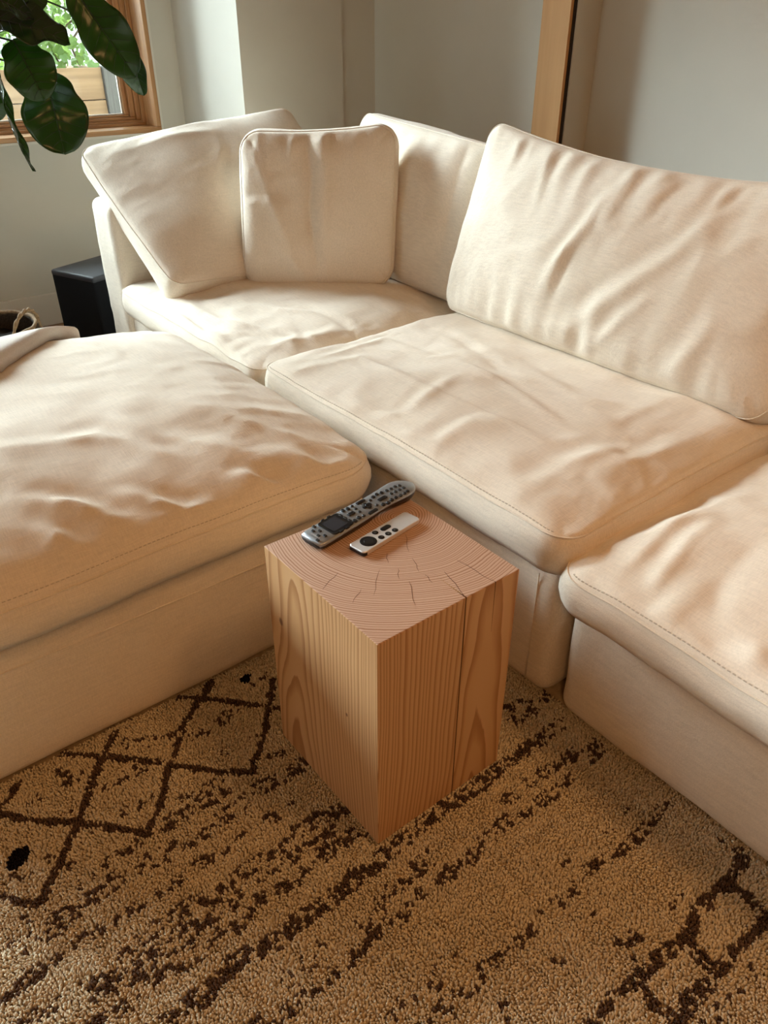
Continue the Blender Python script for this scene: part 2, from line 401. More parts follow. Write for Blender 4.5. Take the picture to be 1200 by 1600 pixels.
# column that projects from the window wall
XC, YC = -3.154, 1.757
cm = MB(); cm.box((XL, YC, ZF), (XC, 2.257, ZC)); cm.box((XL, 2.257, ZF), (XC - .018, YB, ZC))
tag(cm.build('wall_column', M['wall']), kind='structure')
XP0, XP1 = -2.187, -2.058
tag(boxobj('wall_back', (XL, YB, ZF), (XP0 + .002, YB + .3, ZC), M['wall']), kind='structure')
bm_ = MB(); bm_.box((XP0 + .002, YB + .012, ZF), (-2.052, YB + .3, ZC)); bm_.box((-2.052, YB2, ZF), (XR, YB + .3, ZC))
tag(bm_.build('wall_recess', M['wall']), kind='structure')
tag(boxobj('trim_1', (XP0, YB - .016, ZF), (XP1 - .002, YB + .012, ZC), M['post']), kind='structure')
tag(boxobj('gap_shade_strip', (XP1 - .002, YB - .002, ZF), (XP1 + .002, YB + .0118, ZC), M['dark']), kind='structure')  # added dark strip, its colour stands in for shade in the gap
tag(boxobj('baseboard_left', (XL, YF, ZF), (XL + .016, YC, .13), M['base'], bevel=.004), kind='structure')
tag(boxobj('baseboard_back', (XC, YB - .016, ZF), (XP0, YB, .13), M['base'], bevel=.004), kind='structure')
tag(boxobj('baseboard_recess', (-2.05, YB2 - .016, ZF), (XR, YB2, .13), M['base'], bevel=.004), kind='structure')

# ---- windows
def window(name, y0, y1, z0, z1, mullion=None):
    r = empty(name, (XL, (y0 + y1) / 2, z0)); tag(r, kind='structure')
    x = XL
    P = lambda n, a, b, m, bev=.003: boxobj(n, a, b, m, r, bevel=bev)
    # lining (its front edge stands a little proud of the plaster)
    P('sill', (x - .23, y0, z0), (x + .006, y1, z0 + .020), M['fir_h'])
    P('head', (x - .23, y0, z1 - .020), (x + .006, y1, z1), M['fir_h'])
    P('jamb', (x - .23, y0, z0 + .02), (x + .006, y0 + .020, z1 - .02), M['fir'])
    P('jamb', (x - .23, y1 - .020, z0 + .02), (x + .006, y1, z1 - .02), M['fir'])
    # plaster bead round the lining
    P('bead', (x, y0 - .010, z0 - .010), (x + .004, y1 + .010, z0), M['base'], .001)
    P('bead', (x, y1, z0), (x + .004, y1 + .010, z1), M['base'], .001)
    P('bead', (x, y0 - .010, z0), (x + .004, y0, z1), M['base'], .001)
    # stop, then stepped sash
    cells = [(y0 + .02, y1 - .02)] if mullion is None else [(y0 + .02, mullion - .03), (mullion + .03, y1 - .02)]
    if mullion is not None: P('mullion', (x - .22, mullion - .03, z0 + .02), (x - .10, mullion + .03, z1 - .02), M['fir'])
    zA, zB = z0 + .02, z1 - .02
    for a, b in cells:
        P('stop', (x - .130, a, zA), (x - .115, b, zA + .012), M['fir_h'], .002)
        P('stop', (x - .130, b - .016, zA + .012), (x - .115, b, zB), M['fir'], .002)
        P('stop', (x - .130, a, zA + .012), (x - .115, a + .016, zB), M['fir'], .002)
        for d0, d1, w0, w1, v0, v1 in ((.165, .135, .0, .034, .0, .022), (.180, .148, .034, .058, .022, .034), (.195, .166, .058, .078, .034, .043)):
            P('sash_rail', (x - d0, a + w0, zA + v0), (x - d1, b - w0, zA + v1), M['fir_h'], .003)
            P('sash_rail', (x - d0, a + w0, zB - v1), (x - d1, b - w0, zB - v0), M['fir_h'], .003)
            P('sash_stile', (x - d0, a + w0, zA + v1), (x - d1, a + w1, zB - v1), M['fir'], .003)
            P('sash_stile', (x - d0, b - w1, zA + v1), (x - d1, b - w0, zB - v1), M['fir'], .003)
        P('glazing_bead', (x - .192, a + .078, zA + .043), (x - .182, b - .078, zA + .048), M['base'], 0)
        P('glazing_bead', (x - .192, b - .083, zA + .048), (x - .182, b - .078, zB - .043), M['base'], 0)
        P('pane', (x - .190, a + .078, zA + .043), (x - .186, b - .078, zB - .043), M['glass'], 0)
    return r
window('window_1', *WIN1)
window('window_2', *WIN2, mullion=-1.75)
# glazed door behind the camera
d = empty('door_1', ((WIN3[0] + WIN3[1]) / 2, YF - .08, ZF)); tag(d, kind='structure')
xm = (WIN3[0] + WIN3[1]) / 2
for a, b in ((WIN3[0], xm), (xm, WIN3[1])):
    boxobj('stile', (a, YF - .11, .1), (a + .09, YF - .06, WIN3[3]), M['fir'], d, .003); boxobj('stile', (b - .09, YF - .11, .1), (b, YF - .06, WIN3[3]), M['fir'], d, .003)
    boxobj('rail', (a + .09, YF - .11, .1), (b - .09, YF - .06, .22), M['fir_h'], d, .003); boxobj('rail', (a + .09, YF - .11, WIN3[3] - .1), (b - .09, YF - .06, WIN3[3]), M['fir_h'], d, .003)
    boxobj('pane', (a + .09, YF - .087, .22), (b - .09, YF - .083, WIN3[3] - .1), M['glass'], d)

# ------------------------------------------------------------------ cushions
def lag(u):
    return np.stack([(1 - u) * (1 - 2 * u), 4 * u * (1 - u), u * (2 * u - 1)], -1)
def dlag(u):
    return np.stack([4 * u - 3, 4 - 8 * u, 4 * u - 1], -1)

class Cushion:
    def __init__(s, ctrl, T, cf, cb, rad, folds=(), wr=0.003, seed=1, p=2.4, q=0.5, puck=0.004, cr=0.0011, wob=.008, wscale=1.0):
        s.wob = wob
        s.cr = cr
        s.c = np.array(ctrl, float); s.T = T; s.cf = cf; s.cb = cb; s.rad = rad; s.wr = wr; s.seed = seed; s.p = p; s.q = q; s.puck = puck; s.wscale = wscale
        s.a = np.linalg.norm(s.c[1, 2] - s.c[1, 0]) / 2; s.b = np.linalg.norm(s.c[2, 1] - s.c[0, 1]) / 2
        s.folds = []
        if folds:
            gx, gy = np.meshgrid(np.linspace(-.97, .97, 90) * s.a, np.linspace(-.97, .97, 90) * s.b)
            P = s.pos(gx, gy, 1, flat=True); px = pjx(P)
            for f in folds:
                pts, A, w = f
                q2 = []
                for z in pts:
                    i = np.argmin(((px - np.array(z)) ** 2).sum(-1)); i = np.unravel_index(i, gx.shape); q2.append((gx[i], gy[i]))
                s.folds.append((q2, A, w))
    def surf(s, x, y):
        u = (x / s.a + 1) / 2; v = (y / s.b + 1) / 2
        S = np.einsum('...v,...u,vuk->...k', lag(v), lag(u), s.c)
        du = np.einsum('...v,...u,vuk->...k', lag(v), dlag(u), s.c); dv = np.einsum('...v,...u,vuk->...k', dlag(v), lag(u), s.c)
        n = np.cross(du, dv); n /= np.linalg.norm(n, axis=-1, keepdims=True)
        w = s.wob * (vnoise(x * 4.3 + 3, y * 4.3, s.seed + 30) + .35 * vnoise(x * 11, y * 11, s.seed + 31))
        return S + n * w[..., None], n
    def rnd(s, x, y):
        r = s.rad; ax = np.abs(x); ay = np.abs(y)
        qx = np.clip((ax - (s.a - r)) / r, 0, None); qy = np.clip((ay - (s.b - r)) / r, 0, None)
        m = (qx > 0) & (qy > 0)
        l = np.hypot(qx, qy); f = np.maximum(qx, qy) / np.maximum(l, 1e-9)
        nx = np.where(m, (s.a - r) + qx * f * r, ax); ny = np.where(m, (s.b - r) + qy * f * r, ay)
        return np.sign(x) * nx, np.sign(y) * ny
    def pos(s, x, y, side, flat=False):
        X, Y = s.rnd(x, y); S, n = s.surf(X, Y)
        k = np.clip((1 - np.abs(x / s.a) ** s.p) * (1 - np.abs(y / s.b) ** s.p), 0, 1) ** s.q
        h = s.T / 2 + (s.cf if side > 0 else s.cb) * k
        if not flat and side > 0:
            e = np.minimum(s.a - np.abs(x), s.b - np.abs(y)); fade = np.clip(e / .03, 0, 1); fade = fade * fade * (3 - 2 * fade)
            w = s.wscale
            wx = X + .05 * vnoise(X * 5 * w, Y * 5 * w, s.seed + 5); wy = Y + .05 * vnoise(X * 5 * w, Y * 5 * w, s.seed + 9)
            d = s.wr * 1.6 * vnoise(wx * 4 * w, wy * 4 * w, s.seed)
            rg = 1 - 2 * np.abs(vnoise(wx * 6 * w, wy * 9 * w, s.seed + 1)); d = d + s.wr * np.clip(rg, -.3, 1) * .8
            rg2 = 1 - 2 * np.abs(vnoise(wx * 17 * w, wy * 12 * w, s.seed + 2)); d = d + s.wr * .35 * np.clip(rg2, -.2, 1) * (0.5 + .5 * vnoise(X * 3, Y * 3, s.seed + 4))
            cr1 = 1 - 2 * np.abs(vnoise(wx * 31 + wy * 9, wy * 24 - wx * 6, s.seed + 12)); cr2 = 1 - 2 * np.abs(vnoise(wx * 19 - wy * 16, wy * 30, s.seed + 13))
            msk = np.clip(.45 + .9 * vnoise(X * 4.5, Y * 4.5, s.seed + 15), 0, 1)
            d = d + s.cr * (np.clip(cr1, -.4, 1) + np.clip(cr2, -.4, 1)) * msk
            # puckers that run in from the seams
            tx = np.where(s.a - np.abs(x) < s.b - np.abs(y), Y, X)
            pk = vnoise(tx * 26 * w, e * 5, s.seed + 7) * np.exp(-e / .06) * s.puck * np.clip(np.maximum(s.a - np.abs(x), s.b - np.abs(y)) / .13 - .3, 0, 1)
            d = (d + pk) * fade
            for q2, A, wd in s.folds:
                dd, t = polydist(X, Y, q2)
                tp = np.sin(np.pi * np.clip(t * .92 + .04, 0, 1)) ** .7
                tp = tp * (1 + .35 * vnoise(t * 7, wd * 50, s.seed))
                ad = np.sqrt((dd / wd) ** 2 + .02); prof = np.exp(-1.5 * (ad - .14)) - .5 * np.exp(-((dd - 1.4 * wd) / (.9 * wd)) ** 2)
                d = d + A * prof * tp * fade
            h = h + d
        return S + n * (h * side)[..., None]
    def grid(s, nu, nv):
        f = lambda n: np.sin(np.linspace(-1, 1, n) * math.pi / 2 * .93) / math.sin(math.pi / 2 * .93) * .55 + np.linspace(-1, 1, n) * .45
        return np.meshgrid(f(nu) * s.a, f(nv) * s.b)
    def build(s, name, mat, parent=None, res=0.009, origin=None, piping=0.0017, bulge=0.010, rows=5):
        nu = max(24, int(2 * s.a / res)); nv = max(24, int(2 * s.b / res))
        gx, gy = s.grid(nu, nv)
        fr = s.pos(gx, gy, 1).reshape(-1, 3); bk = s.pos(gx, gy, -1).reshape(-1, 3)
        id_ = np.arange(nu * nv).reshape(nv, nu); n0 = nu * nv
        F = []
        a = id_[:-1, :-1].ravel(); b = id_[:-1, 1:].ravel(); c = id_[1:, 1:].ravel(); d = id_[1:, :-1].ravel()
        F += np.stack([a, b, c, d], 1).tolist(); F += (np.stack([a, d, c, b], 1) + n0).tolist()
        loop = np.concatenate([id_[0, :-1], id_[:-1, -1], id_[-1, :0:-1], id_[:0:-1, 0]])
        S, n = s.surf(*s.rnd(gx.ravel()[loop], gy.ravel()[loop]))
        tg = np.roll(S, -1, 0) - np.roll(S, 1, 0); out = np.cross(tg, n); out /= np.linalg.norm(out, axis=1, keepdims=True)
        V = [fr, bk]; base = 2 * n0; prev = loop; nl = len(loop)
        along = np.cumsum(np.linalg.norm(np.roll(S, -1, 0) - S, axis=1))
        for j in range(1, rows):
            t = j / rows; w = 4 * t * (1 - t)
            V.append(S + n * (s.T / 2 * (1 - 2 * t)) + out * (bulge * w + .0035 * w * vnoise(along * 9, t * 2, s.seed + 3))[:, None])
            cur = base + np.arange(nl); base += nl
            for i in range(nl):
                k = (i + 1) % nl; F.append((prev[i], cur[i], cur[k], prev[k]))
            prev = cur
        cur = loop + n0
        for i in range(nl):
            k = (i + 1) % nl; F.append((prev[i], cur[i], cur[k], prev[k]))
        o = mesh(name, np.concatenate(V), F, mat, parent, origin)
        if piping:
            pr = o
            top = S + n * (s.T / 2) + out * .001; bot = S - n * (s.T / 2) + out * .001
            for lp in (top,):
                V2, F2 = tube(lp[::2], piping, 6, True); mesh('piping', V2, F2, mat, pr)
        return o
    def stitches(s, parent, mat, inset=.006, step=.0085, edges=('front',), length=.0052, w=.0011):
        m = MB()
        def run(fx, total):
            q = 0.03
            while q < total - .03:
                x0, y0 = fx(q); x1, y1 = fx(q + length)
                A = s.pos(np.array([x0]), np.array([y0]), 1)[0]; B = s.pos(np.array([x1]), np.array([y1]), 1)[0]
                _, n = s.surf(np.array([x0]), np.array([y0])); n = n[0]
                t = B - A; t /= np.linalg.norm(t); sd = np.cross(t, n) * w
                lift = n * .0007
                m.add([A - sd - lift, A + sd - lift, B + sd - lift, B - sd - lift, A - sd + lift, A + sd + lift, B + sd + lift, B - sd + lift],
                      [(0, 3, 2, 1), (4, 5, 6, 7), (0, 1, 5, 4), (1, 2, 6, 5), (2, 3, 7, 6), (3, 0, 4, 7)])
                q += step
        if 'front' in edges: run(lambda q: (-s.a + q, -s.b + inset), 2 * s.a)
        if 'right' in edges: run(lambda q: (s.a - inset, -s.b + q), 2 * s.b)
        if 'left' in edges: run(lambda q: (-s.a + inset, -s.b + q), 2 * s.b)
        return m.build('stitching', mat, parent)

def flat(x0, x1, y0, y1, z, dz=0.0):
    """3x3 control net, rows along +y, columns along +x"""
    xm, ym = (x0 + x1) / 2, (y0 + y1) / 2
    return [[(x, y, z + (dz if (x == xm and y == ym) else 0)) for x in (x0, xm, x1)] for y in (y0, ym, y1)]

def bilin(bl, br, tl, tr, tm=None, bm=None, mid=None):
    bl, br, tl, tr = map(lambda q: np.array(q, float), (bl, br, tl, tr))
    bm = (bl + br) / 2 if bm is None else np.array(bm, float); tm = (tl + tr) / 2 if tm is None else np.array(tm, float)
    ml = (bl + tl) / 2; mr = (br + tr) / 2; mm = (bm + tm) / 2 if mid is None else np.array(mid, float)
    return [[bl, bm, br], [ml, mm, mr], [tl, tm, tr]]

def base_disp(seed, amp=.002):
    return lambda P, n: amp * vnoise((P[:, 0] + P[:, 1]) * 7, P[:, 2] * 9, seed) + amp * .6 * (1 - 2 * np.abs(vnoise((P[:, 0] - P[:, 1]) * 9 + P[:, 2] * 14, P[:, 2] * 6, seed + 2)))

def module(name, label, loc, x0, x1, y0, y1, ztop=.312, seed=1):
    r = empty(name, loc); tag(r, label, 'sofa', 'modules of the cream sectional sofa')
    V, F = rbox((x0, y0, .003), (x1, y1, ztop), .035, (40, 40, 14), base_disp(seed))
    mesh('base', V, F, M['linen'], r)
    return r

def panel(parent, a, b, seed):
    V, F = rbox(a, b, .035, (16, 16, 22), base_disp(seed, .003)); return mesh('back_panel', V, F, M['linen'], parent)

def seamline(parent, pts):
    V, F = tube(pts, .0016, 5); return mesh('seam', V, F, M['linen'], parent)

# --- ottoman in front
ott = module('ottoman', 'large cream linen ottoman with puffy cushion, nearest on the left', (-1.66, .39, 0.003), -2.17, -1.147, -.14, .868, seed=3)
oc = Cushion(flat(-2.20, -1.118, -.17, .885, .357), .070, .105, .0, .10, folds=[
    ([(200, 770), (290, 800), (330, 790)], .010, .018), ([(380, 740), (430, 760), (470, 790)], .012, .016), ([(60, 820), (130, 870)], .010, .018),
    ([(0, 700), (150, 690), (300, 720)], .008, .03), ([(100, 640), (250, 680), (420, 720)], .006, .03), ([(250, 620), (350, 650), (520, 700)], .005, .03),
    ([(20, 780), (110, 790), (220, 830)], .010, .02), ([(430, 700), (500, 730), (550, 735)], .006, .02), ([(300, 640), (420, 640), (500, 660)], .004, .03),
    ([(470, 800), (430, 775), (400, 735)], -.006, .012), ([(340, 800), (300, 815), (230, 790)], -.006, .012)],
    wr=.003, seed=11, p=3.0, q=.55, puck=.005)
o_ = oc.build('seat_cushion', M['linen'], ott)
oc.stitches(o_, M['thread'], edges=('right',), w=.0007)
seamline(ott, [(-1.1460, -.10, .250), (-1.1460, .83, .250)])

# --- corner module, back left
cor = module('corner_seat', 'cream corner seat of the sofa, under the leaning pillows by the window', (-2.28, 1.48, 0.003), -2.82, -1.712, .965, 1.99, seed=5)
panel(cor, (-2.862, .950, .004), (-2.668, 2.03, .672), 6)
panel(cor, (-2.668, 1.85, .30), (-1.712, 2.03, .672), 7)
cc = Cushion(flat(-2.685, -1.714, .930, 1.85, .360), .075, .062, 0, .07, folds=[
    ([(230, 480), (300, 520), (370, 560)], .012, .02), ([(280, 470), (340, 500), (400, 510)], .010, .02), ([(440, 500), (462, 520), (455, 545)], .006, .022),
    ([(320, 535), (420, 540), (540, 520)], .007, .03), ([(250, 485), (290, 490), (330, 520)], -.009, .014),
    ([(400, 475), (440, 485), (490, 490)], .007, .02), ([(480, 480), (530, 500), (560, 530)], -.010, .02)],
    wr=.0035, seed=21, puck=.004, wob=.011, wscale=1.2)
cc.build('seat_cushion', M['linen'], cor)

# --- middle armless module
mid = module('armless_seat', 'cream armless middle seat of the sofa with a wide square cushion', (-1.18, 1.48, 0.003), -1.698, -.682, .957, 1.99, seed=8)
panel(mid, (-1.698, 1.85, .30), (-.672, 2.03, .672), 9)
mc = Cushion(flat(-1.692, -.664, .922, 1.85, .378), .082, .040, 0, .055, folds=[
    ([(700, 560), (800, 610), (880, 665)], .007, .014), ([(560, 690), (640, 640), (720, 585)], .006, .022), ([(590, 720), (680, 690), (760, 650)], .005, .022),
    ([(640, 480), (720, 530), (800, 590)], -.006, .02), ([(450, 590), (560, 560), (640, 590)], .006, .03), ([(800, 560), (900, 620), (1000, 640)], .007, .03),
    ([(880, 680), (980, 720), (1060, 700)], .007, .03), ([(500, 560), (600, 530), (680, 560)], .006, .018), ([(840, 760), (900, 720), (1000, 690)], .005, .03),
    ([(560, 560), (680, 610), (860, 690)], .0045, .010)],
    wr=.0032, seed=31, p=3.2, puck=.004)
m_ = mc.build('seat_cushion', M['linen'], mid)
mc.stitches(m_, M['thread'], edges=('front',))
seamline(mid, [(-.735, .9555, .30), (-.735, .9555, .03)])

# --- right module
rig = module('chaise_seat', 'cream sofa seat at the right edge of the picture, with a sagging front hem', (-.1, 1.48, 0.003), -.658, .45, .962, 1.99, seed=13)
panel(rig, (-.640, 1.85, .30), (.45, 2.03, .672), 14)
rc = Cushion(flat(-.666, .47, .905, 1.85, .328), .068, .075, 0, .06, folds=[
    ([(950, 930), (1060, 820), (1180, 760)], .008, .03), ([(1000, 950), (1080, 850), (1120, 820)], .006, .02), ([(900, 880), (1000, 840), (1150, 800)], .009, .04),
    ([(1100, 1000), (1130, 900), (1190, 850)], -.010, .05), ([(1160, 1060), (1190, 1000)], .008, .03)],
    wr=.004, seed=41, p=2.6, puck=.007, wob=.013)
r_ = rc.build('seat_cushion', M['linen'], rig, bulge=.012)
rc.stitches(r_, M['thread'], edges=('front',), w=.0012)

# ------------------------------------------------------------------ loose back cushions and pillows
# long back cushion on the middle seat: net rows run from its foot to its top, front faces the camera (-y)
cD = Cushion(bilin((-1.715, 1.625, .436), (-.672, 1.61, .432), (-1.725, 1.80, .932), (-.640, 1.80, .895), tm=(-1.18, 1.80, .860), mid=(-1.18, 1.70, .660)), .10, .075, .05, .05, folds=[
    ([(850, 440), (920, 350), (1000, 262)], .013, .022), ([(880, 520), (960, 460), (1050, 400), (1110, 340)], .011, .028), ([(780, 400), (850, 385)], .006, .018),
    ([(1030, 620), (1090, 540), (1120, 500)], .007, .03), ([(930, 540), (1010, 470)], .008, .02), ([(1110, 330), (1095, 400), (1060, 470)], .004, .03),
    ([(815, 215), (800, 250)], .006, .016), ([(870, 230), (838, 320)], .008, .018), ([(930, 250), (895, 320)], .006, .02), ([(990, 262), (930, 350)], -.008, .02),
    ([(860, 470), (880, 420), (900, 380)], -.008, .016), ([(1060, 275), (1010, 330)], .008, .02), ([(1150, 285), (1120, 320)], .009, .015), ([(800, 500), (900, 520), (1000, 560)], .005, .03)],
    wr=.004, seed=51, p=2.6, q=.5, puck=.012)
cD_o = cD.build('back_cushion', M['linen'])
tag(cD_o, 'long creased cream back cushion leaning on the middle seat', 'cushion', 'back cushions of the sectional sofa')
cC = Cushion(bilin((-2.54, 1.74, .42), (-1.73, 1.72, .42), (-2.40, 1.85, .908), (-1.73, 1.83, .860)), .09, .055, .03, .04, folds=[
    ([(735, 225), (700, 330), (685, 400)], -.008, .03), ([(650, 240), (660, 300), (650, 380)], .006, .03)], wr=.003, seed=61)
cC_o = cC.build('back_cushion', M['linen'])
tag(cC_o, 'cream back cushion in the corner, half hidden behind the small square pillow', 'cushion', 'back cushions of the sectional sofa')
# leaning cushion by the window: columns run along -y so the front faces +x
cA = Cushion(bilin((-2.34, .985, .435), (-2.38, 1.80, .435), (-2.91, .968, .778), (-2.82, 1.74, .885), tm=(-2.83, 1.40, .835), mid=(-2.59, 1.40, .660)), .095, .062, .04, .04, folds=[
    ([(180, 240), (260, 215), (340, 205)], .006, .03), ([(330, 205), (345, 230), (340, 270)], .005, .018)], wr=.0014, seed=71, puck=.003, cr=.0006, p=2.4)
cA_o = cA.build('back_cushion', M['linen'])
tag(cA_o, 'big cream cushion leaning outward over the sofa end by the window', 'cushion', 'back cushions of the sectional sofa')
# small square pillow
cB = Cushion(bilin((-2.325, 1.25, .432), (-2.025, 1.63, .435), (-2.415, 1.325, .888), (-2.100, 1.705, .912), tm=(-2.260, 1.517, .886)), .055, .072, .05, .065, folds=[
    ([(478, 200), (484, 260), (482, 330), (495, 420)], -.030, .026), ([(400, 250), (440, 350), (470, 430)], .016, .04), ([(520, 370), (600, 330)], .006, .03), ([(505, 200), (512, 250), (508, 330)], .016, .026), ([(460, 200), (452, 260)], .008, .014), ([(430, 380), (460, 410), (480, 440)], .008, .02), ([(560, 200), (550, 260)], .005, .02), ([(540, 400), (600, 390)], .004, .02)],
    wr=.003, seed=81, puck=.006, wscale=1.3)
cB_o = cB.build('throw_pillow', M['linen'], res=.007)
tag(cB_o, 'small square cream pillow standing in the sofa corner', 'pillow')
cE = Cushion(bilin((-.612, 1.60, .455), (.42, 1.60, .455), (-.590, 1.80, .87), (.42, 1.80, .88)), .10, .075, .05, .085, wr=.004, seed=91)
cE_o = cE.build('back_cushion', M['linen'], res=.014)
tag(cE_o, 'cream back cushion showing only a rounded sliver at the right edge', 'cushion', 'back cushions of the sectional sofa')

# ------------------------------------------------------------------ wood block table
def wood_block():
    r = empty('wood_block_table', (BC[0], BC[1], 0))
    tag(r, 'solid square fir block side table with ringed end grain on the rug', 'table')
    c1, dep, hw = 0.660, .05, .0013
    prof = [(BX0, BY0), (BX1, BY0), (BX1, c1 - hw), (BX1 - dep, c1), (BX1, c1 + hw), (BX1, BY1), (BX0, BY1)]
    V = [(x, y, .0) for x, y in prof] + [(x, y, BH) for x, y in prof]; n = len(prof)
    F = [tuple(range(n))[::-1], tuple(range(n, 2 * n))] + [(i, (i + 1) % n, (i + 1) % n + n, i + n) for i in range(n)]
    b = mesh('block', V, F, M['block'], r, smooth=False)
    md = b.modifiers.new('bevel', 'BEVEL'); md.width = .0016; md.segments = 2; md.limit_method = 'ANGLE'; md.angle_limit = math.radians(60)
    # drying checks: thin dark slivers set into the surface
    k = MB(); k.add([(BX1 - .0012, c1 - .0016, .0), (BX1 - .0012, c1 + .0016, .0), (BX1 - .0012, c1 + .0016, BH - .0012), (BX1 - .0012, c1 - .0016, BH - .0012), (BX1 - .02, c1, .0), (BX1 - .02, c1, BH - .0012)], [(0, 1, 2, 3), (1, 4, 5, 2), (4, 0, 3, 5), (3, 2, 5), (0, 4, 1)])
    mesh('check', k.V, k.F, M['crack'], r, smooth=False)
    k = MB()
    y0 = 0.7215
    k.add([(BX1 + .0002, y0 - .0007, BH), (BX1 + .0002, y0 + .0007, BH), (BX1 + .0002, y0 + .001, .35), (BX1 - .01, y0, BH), (BX1 - .01, y0, .35)], [(0, 2, 1), (0, 3, 4, 2), (1, 2, 4, 3), (0, 1, 3)])
    mesh('check', k.V, k.F, M['crack'], r, smooth=False)
    pith = np.array([-0.876, 0.720])
    def radial(ang, r0, r1, w):
        d = np.array([math.cos(ang), math.sin(ang)]); s_ = np.array([-d[1], d[0]])
        kk = MB(); pts = []
        for t in np.linspace(0, 1, 5):
            c = pith + d * (r0 + (r1 - r0) * t) + s_ * .0015 * math.sin(9 * t + ang * 5); ww = w * math.sin(math.pi * min(.97, max(.03, t))) + .0001
            pts.append((c - s_ * ww, c + s_ * ww))
        V = []
        for p, q in pts: V += [(p[0], p[1], BH + .00025), (q[0], q[1], BH + .00025), ((p[0] + q[0]) / 2, (p[1] + q[1]) / 2, BH - .004)]
        F = []
        for i in range(4):
            a = i * 3; F += [(a, a + 3, a + 4, a + 1), (a, a + 2, a + 5, a + 3), (a + 1, a + 4, a + 5, a + 2)]
        mesh('check', V, F, M['crack'], r, smooth=False)
    for p0, p1, w in (((634, 835), (638, 862), .0004), ((645, 872), (655, 893), .0004), ((604, 864), (606, 880), .0004), ((622, 888), (623, 905), .0004),
                      ((592, 890), (584, 930), .00035), ((528, 895), (503, 921), .0004), ((640, 908), (648, 945), .0004), ((665, 898), (675, 910), .0004), ((695, 893), (727, 932), .0005),
                      ((715, 875), (770, 908), .0004), ((565, 920), (550, 942), .0003)):
        A = at(p0, BH)[:2]; B = at(p1, BH)[:2]; d = B - A
        s_ = np.array([-d[1], d[0]]) / np.linalg.norm(d); V = []
        for i, t in enumerate(np.linspace(0, 1, 5)):
            c = A + d * t + s_ * .0012 * math.sin(8 * t + p0[0]); ww = w * math.sin(math.pi * (.1 + .8 * t))
            V += [(*(c - s_ * ww), BH + .0002), (*(c + s_ * ww), BH + .0002), (*c, BH - .004)]
        F = []
        for i in range(4):
            a = i * 3; F += [(a, a + 1, a + 4, a + 3), (a, a + 3, a + 5, a + 2), (a + 1, a + 2, a + 5, a + 4)]
        mesh('check', V, F, M['crack'], r, smooth=False)
wood_block()

# ------------------------------------------------------------------ remotes
def loft(sections):
    n = len(sections[0]); V = [p for s in sections for p in s]; F = []
    for i in range(len(sections) - 1):
        for k in range(n):
            l = (k + 1) % n; F.append((i * n + k, i * n + l, (i + 1) * n + l, (i + 1) * n + k))
    F.append(tuple(range(n))[::-1]); F.append(tuple((len(sections) - 1) * n + k for k in range(n)))
    return V, F

